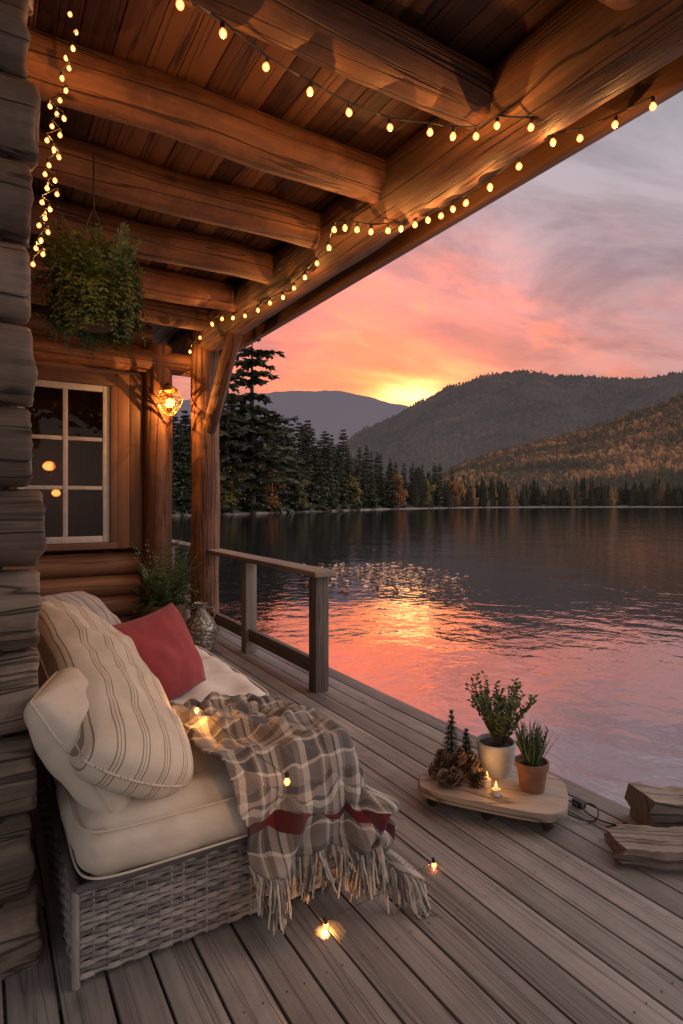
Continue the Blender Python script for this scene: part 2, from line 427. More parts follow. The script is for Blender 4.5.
while z < .98:
    mb.log((-.1, 7.06, z), (1.70, 7.06, z), .128, 10, 14, .06); z += .235
for z in (2.98, 3.215, 3.45): mb.log((-.1, 7.08, z), (1.70, 7.08, z), .128, 8, 14, .06)
for k, z in enumerate([1.05+.235*j for j in range(8)]): mb.log((-.1, 7.06, z), (.26, 7.06, z), .128, 4, 14)
mb.build('back_wall', [M['cabin'], M['end']], cab)
mb = MB(); z = .1
while z < 3.6:
    mb.log((1.62, 7.2, z), (1.62, 11, z), .128, 6, 12); z += .235
mb.build('side_wall', [M['cabin'], M['end']], cab)
mb = MB(); mb.log((1.735, 6.90, 0), (1.735, 6.90, 3.3), .165, 14, 20, .05)
mb.build('wall_pillar', [M['beam'], M['end']], cab)
mb = MB(); mb.log((-.1, 6.86, 3.12), (2.2, 6.86, 3.12), .13, 10, 18)
mb.build('top_plate', [M['beam'], M['end']], cab)
# window
wf = MB()
wf.box((.24, 6.89, .99), (1.30, 7.0, 1.06), bev=.006); wf.box((.24, 6.90, 2.80), (1.30, 7.0, 2.92), bev=.006)
wf.box((1.225, 6.905, 1.062), (1.30, 7.0, 2.798), bev=.006); wf.box((.24, 6.905, 1.062), (.315, 7.0, 2.798), bev=.006)
win = wf.build('window', M['trim'], cab)
s_ = MB()
s_.box((.318, 6.93, 1.065), (.385, 6.98, 2.797), bev=.004); s_.box((1.15, 6.93, 1.065), (1.222, 6.98, 2.797), bev=.004)
s_.box((.387, 6.932, 1.065), (1.148, 6.98, 1.135), bev=.004); s_.box((.387, 6.932, 2.73), (1.148, 6.98, 2.797), bev=.004)
s_.build('sash', M['sash'], win)
s_ = MB(); s_.box((.746, 6.934, 1.137), (.796, 6.976, 2.728), bev=.004)
for zz in (1.665, 2.20):
    s_.box((.387, 6.938, zz-.02), (.744, 6.972, zz+.02), bev=.003); s_.box((.798, 6.938, zz-.02), (1.148, 6.972, zz+.02), bev=.003)
s_.build('muntin', M['sash'], win)
s_ = MB(); s_.face([(.38, 6.956, 1.12), (1.16, 6.956, 1.12), (1.16, 6.956, 2.74), (.38, 6.956, 2.74)]); s_.build('pane', M['glass'], win, smooth=False)
mb = MB()
for x0, x1 in ((1.303, 1.43), (1.434, 1.585)): mb.box((x0, 6.91, .99), (x1, 6.985, 2.95), bev=.006)
mb.build('window_trim', M['trim'], cab)
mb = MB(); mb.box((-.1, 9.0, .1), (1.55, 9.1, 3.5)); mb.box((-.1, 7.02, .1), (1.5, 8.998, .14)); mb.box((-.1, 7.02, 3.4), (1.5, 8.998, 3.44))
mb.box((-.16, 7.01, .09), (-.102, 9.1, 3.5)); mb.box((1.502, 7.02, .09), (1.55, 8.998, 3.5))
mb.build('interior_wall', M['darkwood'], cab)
# roof
mb = MB(); x = -2.6
while x < 2.66:
    w = random.choice((.13, .15, .17)); dz = random.uniform(0, .006)
    mb.box((x+.002, -1.6, 3.62+dz), (min(x+w, 2.7)-.002, 8.0, 3.65+dz), bev=.004); x += w
mb.box((-2.6, -1.6, 3.672), (2.72, 8.0, 3.74))
mb.build('ceiling', M['ceil'], cab)
for y in (-.4, .45, 1.28, 2.12, 2.98, 3.76, 4.58, 5.42, 6.2):
    mb = MB(); mb.log((-2.5 if y < 2.2 else -.1, y+random.uniform(-.02, .02), 3.49), (2.2, y, 3.49+random.uniform(-.01, .01)), .130, 26, 30, .10, rough=.03)
    mb.build('ceiling_beam', [M['beam'], M['end']], cab, sharp=70)
mb = MB(); mb.tube([V((2.27+.012*nz(k*.7), -1.6+k*.25, 3.47+.012*nz(k*.6, 4))) for k in range(39)], [(lambda a, k=k: .213*(1+.022*math.cos(4*a)+.06*nz(k*.4, math.cos(a)*1.4, math.sin(a)*1.4)+.02*nz(k*.9, math.cos(a)*4, math.sin(a)*4))) for k in range(39)], 32, True, 0, 1)
mb.build('eave_beam', [M['beam'], M['end']], cab, sharp=70)
mb = MB(); mb.box((2.60, -1.6, 3.33), (2.66, 8.0, 3.618), bev=.008); mb.box((2.50, -1.6, 3.50), (2.597, 8.0, 3.616), bev=.006)
mb.build('fascia', M['trim'], cab)
mb = MB(); mb.log((2.25, 6.73, 0), (2.25, 6.73, 3.34), .162, 16, 24, .10, rough=.03)
mb.build('porch_post', [M['beam'], M['end']], cab, sharp=70)
mb = MB(); mb.log((2.26, 6.66, 2.32), (2.27, 5.78, 3.36), .085, 8, 14, .08)
mb.build('brace', [M['beam'], M['end']], cab)

# ceiling hook
mb = MB(); p = Pd(207, 40, 2.95)
mb.tube([p+V((0, 0, .10)), p, p+V((.01, 0, -.07)), p+V((.03, -.01, -.13)), p+V((0, -.02, -.17)), p+V((-.03, -.01, -.13))], .010, 8)
tag(mb.build('ceiling_hook', M['black'], loc=p), 'small black iron hook hanging under the porch ceiling beams', 'hook')

# ------------------------------------------------------------------ railing
ra = empty('deck_railing', (2.31, 4.11, 0), 'grey wooden railing along the deck edge beside the water', 'railing')
for y, hh in ((4.12, .915), (5.56, .905), (8.5, .905)):
    mb = MB(); mb.box((2.25, y-.06, 0), (2.37, y+.06, hh), bev=.008); mb.build('post', M['rail'], ra)
mb = MB(); mb.box((2.21, 4.0, .918), (2.41, 8.9, .965), bev=.01); mb.build('top_rail', M['rail'], ra)
mb = MB(); mb.box((2.28, 4.183, .12), (2.335, 5.497, .24), bev=.008); mb.box((2.28, 5.623, .12), (2.335, 8.437, .24), bev=.008); mb.build('bottom_rail', M['rail'], ra)

# ------------------------------------------------------------------ daybed
X0, X1, Y0, Y1 = .25, 1.20, 1.98, 4.10; ZR = .30
db = empty('wicker_daybed', ((X0+X1)/2, (Y0+Y1)/2, 0), 'low grey wicker daybed holding cushions beside the log wall', 'daybed')
mb = MB(); mb.box((X0+.008, Y0+.008, .03), (X1-.008, Y1-.008, ZR-.005)); mb.build('frame', M['wickdark'], db)
def weave(mb, a, b, nrm, z0, z1, pitch=.040, dz=.0185):
    a, b = V(a), V(b); d = (b-a); ln = d.length; d.normalize(); nrm = V(nrm)
    n = int(ln/pitch); z = z0+dz/2; k = 0
    while z < z1:
        row = []; st = 6; r = random.random()
        for i in range(n*st+1):
            s = i/(n*st)*ln; off = .0045*math.sin(PI*i/st+k*PI)
            row.append(a+d*s+nrm*(off+.006)+V((0, 0, z+.002*nz(s*9, k*3.1))))
        hh = dz*.54; b0 = len(mb.v); o = random.random()*20
        for p in row: mb.v += [p+V((0, 0, -hh))-nrm*.005, p+nrm*.002+V((0, 0, -hh*.6)), p+nrm*.0045, p+nrm*.002+V((0, 0, hh*.6)), p+V((0, 0, hh))-nrm*.005]
        for i in range(len(row)-1):
            rr = min(1, max(0, r*.5+.6*abs(nz((i+3*(k % 2))//st*1.7+.3, k*2.3+.1))+.15))
            for q in range(4):
                c = b0+i*5+q; mb.f.append([c, c+5, c+6, c+1])
                u = i/st*pitch
                mb.uv.append([(q*.006+o, u), (q*.006+o, u+pitch/st), (q*.006+.006+o, u+pitch/st), (q*.006+.006+o, u)]); mb.mi.append(0); mb.r.append(rr)
        z += dz; k += 1
    for i in range(n+1):
        p = a+d*(i/n*ln)+nrm*.005; mb.tube([p+V((0, 0, z0)), p+V((0, 0, z1))], .0045, 5, False)
for nm, a, b_, n_ in (('wicker_panel', (X0+.01, Y0, 0), (X1-.01, Y0, 0), (0, -1, 0)), ('wicker_panel', (X1, Y0+.01, 0), (X1, Y1-.01, 0), (1, 0, 0)), ('wicker_panel', (X1-.01, Y1, 0), (X0+.01, Y1, 0), (0, 1, 0)), ('wicker_panel', (X0, Y1-.01, 0), (X0, Y0+.01, 0), (-1, 0, 0))):
    mb = MB(); weave(mb, a, b_, n_, .02, ZR-.01); mb.build(nm, M['wick'], db)
mb = MB()
for (a, b_) in (((X0, Y0, ZR), (X1, Y0, ZR)), ((X1, Y0, ZR), (X1, Y1, ZR)), ((X0, Y1, ZR), (X1, Y1, ZR)), ((X0, Y0, ZR), (X0, Y1, ZR))): mb.tube([a, b_], .014, 10)
mb.build('rim', M['wick'], db)
for (x, y) in ((X0, Y0), (X1, Y0), (X0, Y1), (X1, Y1)):
    mb = MB(); mb.tube([(x, y, 0), (x, y, ZR)], .013, 12); mb.build('leg', M['wick'], db)

def softbox(name, lo, hi, rad, bulge, mat, tufts=None, seed=0, wr=.006):
    lo, hi = V(lo), V(hi); c = (lo+hi)/2; h = (hi-lo)/2
    bm = bmesh.new(); bmesh.ops.create_cube(bm, size=2)
    bmesh.ops.subdivide_edges(bm, edges=bm.edges[:], cuts=36, use_grid_fill=True)
    bm.verts.index_update()
    vs = []; fs = [[v.index for v in f.verts] for f in bm.faces]
    for v in bm.verts:
        p = V((v.co.x*h.x, v.co.y*h.y, v.co.z*h.z))
        rr = min(rad, h.z*.98)
        q = V([max(-h[k]+rr, min(h[k]-rr, p[k])) for k in range(3)])
        d = p-q
        if d.length > 1e-6: p = q+d.normalized()*rr
        u, w = v.co.x, v.co.y
        if v.co.z > -.5: p.z += bulge*(1-u**4)*(1-w**4)*(max(v.co.z, 0)+.2)
        p.x += .015*u*(1-v.co.z**2); p.y += .015*w*(1-v.co.z**2)
        nn = V((nz(p.x*7+seed, p.y*7, p.z*7), nz(p.x*7, p.y*7+seed, 5), nz(p.x*6, p.y*9, seed+p.z*3)))
        p += nn*wr + V((0, 0, .004*nz(p.x*22+seed, p.y*11)))
        if tufts and v.co.z > .5:
            for (tx, ty) in tufts:
                dd = ((p.x-tx*h.x)**2+(p.y-ty*h.y)**2)/.008
                p.z -= .036*math.exp(-dd)
        vs.append(p)
    bm.free()
    mb = MB(); base = V((c.x, c.y, lo.z)); mb.v = [p+c for p in vs]; mb.f = fs
    for f in fs: mb.uv.append([(vs[k].x+vs[k].z, vs[k].y+vs[k].z*.7) for k in f]); mb.mi.append(0); mb.r.append(.5)
    o = mb.build(name, mat, loc=base)
    pm = MB()
    for zz in (hi.z-c.z-rad*.35, lo.z-c.z+rad*.35):
        loop = []
        for j in range(81):
            a = 2*PI*j/80; ca, sa = math.cos(a), math.sin(a); e = .22
            loop.append(V((math.copysign(abs(ca)**e, ca)*(h.x+.004), math.copysign(abs(sa)**e, sa)*(h.y+.004), zz))+c)
        pm.tube(loop, .004, 6, False)
    pm.build('piping', mat, o)
    return o
sc1 = softbox('seat_cushion', (X0+.01, Y0-.05, .305), (X1+.02, 2.72, .515), .095, .018, M['cream'], None, 3, .010)
tag(sc1, 'thick cream seat cushion at the near end of the wicker daybed', 'cushion')
sc2 = softbox('seat_cushion', (X0+.02, 2.73, .305), (X1+.09, 4.10, .54), .10, .03, M['white'], [(x, y) for x in (-.5, .1, .6) for y in (-.75, -.3, .15, .6)], 11, .012)
tag(sc2, 'white tufted seat cushion at the far end of the daybed, beside the red pillow', 'cushion')

def pillow(name, w, h, T, c, nrm, up, roll, mat, label, pinch=.05, seed=0, e=.42, rk=.35, piping=True, sag=.04):
    Z = V(nrm).normalized(); U = V(up); Yv = (U-Z*U.dot(Z)).normalized(); Xv = Yv.cross(Z)
    m3 = Matrix((Xv, Yv, Z)).transposed() @ Matrix.Rotation(roll, 3, 'Z')
    n = 44; mb = MB()
    def pt(i, j, sd):
        u = -1+2*i/n; v = -1+2*j/n
        u_ = math.sin(u*PI/2); v_ = math.sin(v*PI/2)
        x = w/2*u_*(1-pinch*(1-v_*v_)*u_*u_)*math.sqrt(1-rk*v_*v_/2*u_*u_)
        y = h/2*v_*(1-pinch*(1-u_*u_)*v_*v_)*math.sqrt(1-rk*u_*u_/2*v_*v_)
        t = T*(max(0, (1-u_**2)*(1-v_**2)))**e*sd
        ed = max(abs(u_), abs(v_))
        t *= 1+.14*nz(x*6+seed, y*6, sd)
        t += .014*nz(x*13+seed, y*13, sd*2)*(1-ed**6)
        t += .007*math.sin(9*math.atan2(abs(v_)-1.05, abs(u_)-1.05)+seed)*max(0, ed-.35)*(1-ed**8)*1.3
        y -= sag*h*(1-u_*u_)
        return V((x, y, t))
    for sd in (1, -1):
        b0 = len(mb.v)
        for i in range(n+1):
            for j in range(n+1): mb.v.append(pt(i, j, sd))
        for i in range(n):
            for j in range(n):
                q = [b0+i*(n+1)+j, b0+(i+1)*(n+1)+j, b0+(i+1)*(n+1)+j+1, b0+i*(n+1)+j+1]
                if sd < 0: q.reverse()
                mb.f.append(q); mb.uv.append([(mb.v[a].x, mb.v[a].y) for a in q]); mb.mi.append(0); mb.r.append(.5)
    o = mb.build(name, mat, sharp=80)
    o.matrix_world = Matrix.Translation(V(c)) @ m3.to_4x4()
    if piping:
        loop = [pt(i, 0, 1) for i in range(n)]+[pt(n, j, 1) for j in range(n)]+[pt(n-i, n, 1) for i in range(n)]+[pt(0, n-j, 1) for j in range(n+1)]
        pm = MB(); pm.tube([V((p.x, p.y, 0)) for p in loop], .004, 6, False); pp = pm.build('piping', mat); pp.parent = o
    tag(o, label, 'pillow'); return o
pillow('pillow', .50, .50, .125, (.335, 2.25, .685), (.80, -.30, .56), (0, 0, 1), .02, M['cream'], 'plain cream pillow squeezed against the weathered log ends', .02, seed=2, rk=.22, e=.34, sag=.01)
pillow('pillow', 1.22, .46, .155, (.395, 2.50, .775), (.50, -.20, .84), (-.7, 0, .6), .26, M['ticking'], 'long cream bolster pillow with thin dark ticking stripes', .01, seed=5, e=.30, rk=.40, sag=.01)
pillow('pillow', .50, .48, .13, (.45, 3.36, .84), (.55, -.35, .62), (-.3, .2, 1), -.1, M['greystripe'], 'grey striped pillow tucked behind the red pillow', .03, seed=8, rk=.4, e=.38)
pillow('pillow', .50, .46, .12, (.735, 2.97, .745), (.42, -.78, .45), (0, .2, 1), .20, M['red'], 'deep red square pillow leaning on the daybed', .06, seed=12, rk=.16)

# blanket
def drape(x, y):
    ex, ey, top, Rr = X1-.03, Y0+.005, .566, .085
    dx = max(x-ex, 0); dy = max(ey-y, 0); d = math.hypot(dx, dy)
    z = top+.014*nz(x*8, y*6, 3)+.007*nz(x*22, y*15, 8)+.042*max(0, nz(x*3.6+y*2.2, y*3.1-x*2, 4))
    rid = 1-abs(nz(x*4.5+y*5, y*2.2-x*2.5, 11))*3.2
    rid2 = 1-abs(nz(x*7-y*3, y*6+x*2, 21))*4
    z += .032*max(0, rid)+.018*max(0, rid2)
    bun = max(0, min(1, (y-2.18)/.2))*max(0, min(1, (1.15-x)/.3))
    z += .10*bun*abs(nz(x*10, y*14, 1))+.02*bun
    if d < 1e-6: return V((x, y, z))
    n = V((dx/d, -dy/d)); q = PI/2*Rr
    cx, cy = min(x, ex), max(y, ey)
    corner = 2*dx*dy/(d*d); fl = .10+.42*corner
    if d < q:
        a = d/Rr; out = Rr*math.sin(a); zz = z-Rr*(1-math.cos(a))
    else:
        hg = d-q; s = x-y
        rip = math.sin(s*31+2.6*nz(x*3, y*3))*.5+.5*math.sin(s*17+1+2*nz(x*2, y*2, 6))
        out = Rr+fl*hg+.055*min(hg/.25, 1)*rip*(.5+.5*corner)+.022*rip*min(hg/.1, 1)+.012*nz(x*14, y*14)
        zz = z-Rr-hg*math.sqrt(1-fl*fl)
    return V((cx+n.x*out, cy+n.y*out, max(zz, .02)))
def plan(u, v):
    lx, rx = .60+(.79-.60)*v+.03*nz(v*5, 2), 1.47+.06*v+.02*nz(v*4, 7)
    ly = 2.56+(1.58-2.56)*v+.02*nz(v*4); ry = 2.48+(1.53-2.48)*v
    return lx+(rx-lx)*u, ly+(ry-ly)*u+.02*nz(u*6, v*3)
NU, NVv = 130, 140
mb = MB()
for i in range(NU+1):
    for j in range(NVv+1): mb.v.append(drape(*plan(i/NU, j/NVv)))
for i in range(NU):
    for j in range(NVv):
        q = [i*(NVv+1)+j, i*(NVv+1)+j+1, (i+1)*(NVv+1)+j+1, (i+1)*(NVv+1)+j]
        mb.f.append(q); mb.uv.append([plan((k//(NVv+1))/NU, (k % (NVv+1))/NVv) for k in q]); mb.mi.append(1 if 119 <= j < 125 else 0); mb.r.append(.5)
bl = mb.build('plaid_blanket', [M['plaid'], M['plaidred']], loc=(1.1, 2.0, .5), sharp=120)
tag(bl, 'fringed grey brown and cream plaid blanket draped over the daybed corner', 'blanket')
sm = bl.modifiers.new('thickness', 'SOLIDIFY'); sm.thickness = .008; sm.offset = 1
mb = MB()
for k in range(300):
    u = (k+random.random()*.8)/300; p = drape(*plan(u, 1)); p2 = drape(*plan(u, .97)); d = (p-p2).normalized()
    cl_ = int(u*44); rs = random.Random(cl_)
    ln = random.uniform(.10, .17); pts = [p-d*.012]
    cur = p.copy(); sw = V((rs.uniform(-.35, .35)+random.uniform(-.1, .1), rs.uniform(-.3, .1), 0))
    for q in range(6):
        dd = (d*.4+V((0, 0, -1.0))+sw+V((random.uniform(-.22, .22), random.uniform(-.22, .22), 0))).normalized(); cur = cur+dd*ln/6
        if cur.z < .006:
            cur.z = .006; cur += V((sw.x*.6, -abs(sw.y)*.5-.1, 0))*ln/9
        pts.append(cur.copy())
    mb.tube(pts, [.0042, .0038, .004, .0036, .0038, .0034, .0025], 5, False, r=random.random())
mb.build('fringe', M['fringe'], bl)

# ------------------------------------------------------------------ lamps helpers
def plight(p, e, c=(1, .43, .11)):
    l = bpy.data.lights.new('bulb_or_fill_light', 'POINT'); l.energy = e; l.color = c; l.shadow_soft_size = 0
    o = bpy.data.objects.new('bulb_or_fill_light', l); col.objects.link(o); o.location = p; return o
def uvball(r, n=12, sz=1.0):
    return [(r*math.sin(PI*k/n)+1e-4, -r*sz*math.cos(PI*k/n)) for k in range(n+1)]
bm_cache = {}
def string_lights(label, pts, br, energy, every, hang=.03, name='string_lights', wire=.004, top=0, sag=.02):
    root = empty(name, pts[0], label, 'string lights')
    path = []
    for k in range(len(pts)):
        a = pts[k]+V((0, 0, hang+top)); path.append(a)
        if k+1 < len(pts):
            b_ = pts[k+1]+V((0, 0, hang+top))
            path.append(a.lerp(b_, .5)+V((0, 0, -sag*(b_-a).length)))
    mb = MB(); mb.tube(path, wire, 6, False); mb.build('wire', M['black'], root)
    key = br
    if key not in bm_cache:
        b1 = MB(); b1.lathe([(.0003, -br*1.15), (br*.5, -br*1.0), (br*.85, -br*.6), (br, -br*.1), (br*.85, br*.45), (br*.5, br*.95), (br*.38, br*1.2)], 14)
        b2 = MB(); b2.lathe([(br*.40, br*1.0), (br*.60, br*1.05), (br*.60, br*2.4), (br*.2, br*2.7), (.0003, br*2.72)], 10)
        t1 = b1.build('bulb', M['bulb']); t2 = b2.build('socket', M['black'])
        bm_cache[key] = (t1.data, t2.data)
        bpy.data.objects.remove(t1); bpy.data.objects.remove(t2)
    d1, d2 = bm_cache[key]
    for k, p in enumerate(pts):
        o = bpy.data.objects.new('bulb', d1); col.objects.link(o); o.parent = root; o.location = p-root.location+V((0, 0, -br))
        o.rotation_euler = (random.uniform(-.25, .25), random.uniform(-.25, .25), 0)
        s2 = bpy.data.objects.new('socket', d2); col.objects.link(s2); s2.parent = o
        if k % every == every//2: plight(p+V((0, 0, -br*2.6)), energy)
    return root
pa = [(180, 2), (223, 31), (266, 65), (310, 90), (349, 111), (390, 126), (430, 131), (453, 135), (476, 135), (497, 124), (531, 126), (553, 141), (580, 137), (615, 123), (653, 105)]
string_lights('warm globe string lights swagged across the porch under the near ceiling beams', [P(x, y-2, 3.25) for i, (x, y) in enumerate(pa)], .0155, 2.8, 2)
pb = [(181, 366), (190, 352), (200, 338), (212, 324), (222, 319), (233, 318), (245, 316), (258, 310), (270, 303), (283, 297), (294, 288), (305, 277), (317, 263), (329, 247), (334, 229), (345, 227), (357, 229), (371, 231), (388, 230), (401, 228), (415, 224), (428, 219), (441, 215), (453, 208), (466, 202), (490, 186), (519, 165)]
string_lights('long row of glowing string lights strung along the eave beam to the corner post', [P(x, y-2, 3.225) for (x, y) in pb], .017, 3.0, 2)
pc = [(70, 12), (76, 30), (73, 46), (66, 56), (69, 66), (62, 76), (66, 88), (60, 98), (50, 104), (57, 112), (64, 116), (52, 124), (60, 133), (47, 138), (54, 147), (59, 155), (49, 163), (45, 172), (55, 178), (47, 186), (57, 192), (42, 200), (50, 207), (45, 216), (39, 223), (48, 230), (41, 238), (36, 246), (43, 252), (33, 262)]
string_lights('dense string of tiny fairy bulbs dangling down beside the stacked log ends', [Pd(x, y, 2.42+.05*math.sin(i*2.3)) for i, (x, y) in enumerate(pc)], .0095, 1.4, 4, .018, wire=.002)

# wall lantern
lc = V((1.80, 6.62, 2.62))
la = empty('wall_lantern', lc, 'small brass cage lantern glowing on the porch pillar', 'lantern')
mb = MB(); mb.lathe(uvball(.055), 16, lc); mb.build('bulb', M['flame'], la)
mb = MB()
for k in range(12):
    a = 2*PI*k/12; b2 = a+PI/6*(1 if k % 2 else -1)
    pf = [(.05, -.13, a), (.13, -.02, b2), (.145, .05, a), (.10, .13, b2)]
    mb.tube([lc+V((math.cos(q)*r_, math.sin(q)*r_, z_)) for (r_, z_, q) in pf], .0055, 5, False)
for rr, zz in ((.055, -.13), (.125, -.02), (.14, .05), (.098, .13)):
    mb.tube([lc+V((math.cos(2*PI*q/24)*rr, math.sin(2*PI*q/24)*rr, zz)) for q in range(25)], .006, 5, False)
mb.build('cage', M['brass'], la)
mb = MB(); mb.lathe([(.001, .20), (.04, .19), (.09, .15), (.10, .132), (.09, .13)], 18, lc); mb.build('cap', M['brass'], la)
mb = MB(); mb.tube([lc+V((0, 0, .19)), lc+V((0, .06, .23)), lc+V((-.03, .16, .20))], .012, 8); mb.build('bracket', M['black'], la)
plight(lc+V((.05, -.07, .0)), 18); plight(lc+V((-.08, -.05, -.05)), 18)

# glowing globes added behind the pane in place of string-light reflections
for (px, py, rr, lb) in ((49, 466, .07, 'glowing globe standing in for an orange reflection in the cabin window, the upper one'), (56, 493, .055, 'glowing globe standing in for an orange reflection in the cabin window, the lower one')):
    d = 7.3; c = Pd(px, py, d)
    t = empty('pane_reflection', c, lb, 'reflection')
    mb = MB(); mb.lathe(uvball(rr, 12, .9), 16, c, wob=.35); mb.build('reflection_globe', M['reflglow'], t)
    mb = MB(); mb.lathe([(.012, -rr*.8), (.012, -rr*1.5), (.05, -rr*1.6), (.05, -rr*1.75), (.001, -rr*1.75)], 12, c); mb.build('globe_base', M['black'], t)
    plight(c+V((.12, .3, rr*1.8)), 4, (1, .35, .09))  # added light beside the globe to warm the dark room walls

# fairy lights on blanket
fl_pts = [V((.72, 2.26, .70)), P(287, 778, .64)]
string_lights('tiny fairy bulbs on thin wire lying on top of the plaid blanket', fl_pts, .011, 1.0, 1, .006, 'fairy_lights', .0012)
fp = [P(434, 862, .03), P(326, 922, .035)]
string_lights('pair of tiny fairy bulbs on the deck boards below the blanket fringe', fp, .012, .9, 1, .004, 'fairy_lights', .0012)

# ------------------------------------------------------------------ plants
def frond(mb, base, az, Ln, rise, droop, nl, ls, r=None, curl=0, wr=.5):
    base = V(base); hd = V((math.cos(az), math.sin(az), 0)); sd = V((-math.sin(az), math.cos(az), 0))
    pts = []
    for k in range(nl+1):
        t = k/nl; pts.append(base+hd*Ln*t*(1-.25*t)+V((0, 0, rise*t-droop*t*t))+sd*curl*t*t)
    mb.tube(pts[::2] if nl > 6 else pts, .0022, 4, False, 1)
    rv = random.random()
    for k in range(1, nl+1):
        t = k/nl; d = (pts[k]-pts[k-1]).normalized(); s_ = d.cross(V((0, 0, 1))).normalized(); up = s_.cross(d)
        for sg in (-1, 1):
            dd = (s_*sg+d*.55+up*random.uniform(-.5, .3)).normalized()
            sz = ls*(1.1-.6*t)*random.uniform(.7, 1.2)
            mb.leaf(pts[k], dd, (d+up*random.uniform(-.4, .4)).normalized(), sz, sz*wr, 0, .6*rv+.4*random.random())
hc = V((.52, 3.42, 2.60))
hp = empty('hanging_plant', hc, 'bushy green fern in a hanging basket under the porch roof', 'plant')
mb = MB(); mb.lathe([(.001, -.16), (.10, -.15), (.17, -.05), (.20, .06), (.205, .07), (.19, .06), (.001, .05)], 20, hc); mb.build('basket', M['basket'], hp)
mb = MB()
for k in range(3):
    a = k*2.1+.4; mb.tube([hc+V((math.cos(a)*.2, math.sin(a)*.2, .06)), hc+V((0, 0, .50))], .005, 5)
mb.tube([hc+V((0, 0, .50)), hc+V((0, 0, .80))], .006, 6); mb.build('hanger', M['black'], hp)
mb = MB()
for k in range(560):
    a = random.random()*2*PI; q = random.random()
    frond(mb, hc+V((math.cos(a)*.16*q, math.sin(a)*.16*q, .05)), a, random.uniform(.04, .24), random.uniform(.12, .46), random.uniform(.08, .40), 9, random.uniform(.034, .058), curl=random.uniform(-.08, .08), wr=.65)
for k in range(320):
    a = random.random()*2*PI; q = random.uniform(.6, 1)
    frond(mb, hc+V((math.cos(a)*.2*q, math.sin(a)*.2*q, random.uniform(-.14, .08))), a, random.uniform(.03, .10), .05, random.uniform(.05, .18), 7, .05, wr=.65)
mb.build('foliage', [M['leaf'], M['stem']], hp)

# corner plant
pp_ = V((1.62, 6.15, 0))
cp = empty('potted_plant', pp_, 'leafy plant in a brown woven pot against the cabin wall', 'plant')
mb = MB(); mb.lathe([(.001, 0), (.17, .0), (.22, .12), (.235, .30), (.22, .45), (.20, .46), (.19, .42), (.001, .40)], 22, pp_); mb.build('pot', M['basket'], cp)
mb = MB()
for k in range(210):
    a = random.random()*2*PI; q = random.random()
    frond(mb, pp_+V((math.cos(a)*.12*q, math.sin(a)*.12*q, .41)), a, random.uniform(.1, .36), random.uniform(.2, .85), random.uniform(.1, .5), 10, random.uniform(.045, .075), curl=random.uniform(-.1, .1))
mb.build('foliage', [M['leaf'], M['stem']], cp)
# floor vase
vp = V((1.87, 5.75, 0))
va_ = empty('floor_vase', vp, 'patterned metallic vase with a narrow neck standing by the corner post', 'vase')
mb = MB(); prof = [(.001, 0), (.10, 0), (.14, .04), (.168, .14), (.165, .25), (.125, .34), (.068, .40), (.05, .44), (.055, .48), (.07, .50), (.06, .505), (.04, .48)]
fine = []
for k in range(len(prof)-1):
    for q in range(6):
        t = q/6; rr = prof[k][0]+(prof[k+1][0]-prof[k][0])*t; zz = prof[k][1]+(prof[k+1][1]-prof[k][1])*t
        fine.append((rr*(1+.015*math.sin(zz*150)), zz))
mb.lathe(fine, 28, vp); mb.build('body', M['vase'], va_)
mb = MB(); mb.tube([vp+V((.055, -.0, .46)), vp+V((.12, -.01, .44)), vp+V((.145, -.01, .37)), vp+V((.12, 0, .32))], .010, 8); mb.build('handle', M['vase'], va_)

# ------------------------------------------------------------------ tray and its things
tc = V((2.19, 2.12, 0)); ang = math.atan2(1.82-2.40, 2.39-1.985)
tr_ = empty('plant_tray', tc, 'low weathered wooden board on small black casters near the deck edge', 'tray')
mb = MB(); n = 72
def ov(k, s=1.0):
    a = 2*PI*k/n; ca, sa = math.cos(a), math.sin(a); e = .46
    wv = 1+.022*nz(ca*2.2, sa*2.2, 3)+.008*nz(ca*9, sa*9, 5)
    lx = math.copysign(abs(ca)**e, ca)*.355*s*wv; ly = math.copysign(abs(sa)**e, sa)*.235*s*wv
    lx *= 1-.10*max(0, ly)/.235
    return V((tc.x+lx*math.cos(ang)-ly*math.sin(ang), tc.y+lx*math.sin(ang)+ly*math.cos(ang), 0)), (ly, lx)
lev = [(.97, .056), (1.0, .062), (1.0, .094), (.985, .100)]
for (s, z) in lev:
    for k in range(n): mb.v.append(ov(k, s)[0]+V((0, 0, z)))
for q in range(3):
    for k in range(n):
        k2 = (k+1) % n; mb.f.append([q*n+k, q*n+k2, (q+1)*n+k2, (q+1)*n+k]); mb.uv.append([(lev[q][1], k*.03), (lev[q][1], k*.03+.03), (lev[q+1][1], k*.03+.03), (lev[q+1][1], k*.03)]); mb.mi.append(0); mb.r.append(.3)
mb.f.append([3*n+k for k in range(n)]); mb.uv.append([ov(k)[1] for k in range(n)]); mb.mi.append(0); mb.r.append(.6)
mb.f.append([k for k in range(n)][::-1]); mb.uv.append([ov(k)[1] for k in range(n)]); mb.mi.append(0); mb.r.append(.2)
mb.build('board', M['board'], tr_)
for (lx, ly) in ((.27, .15), (.27, -.16), (-.27, .15), (-.27, -.16), (.0, -.18)):
    p = V((tc.x+lx*math.cos(ang)-ly*math.sin(ang), tc.y+lx*math.sin(ang)+ly*math.cos(ang), .028))
    mb = MB(); mb.tube([p+V((-.012, 0, 0)), p+V((.012, 0, 0))], .027, 14); mb.build('caster', M['black'], tr_)
TZ = .100
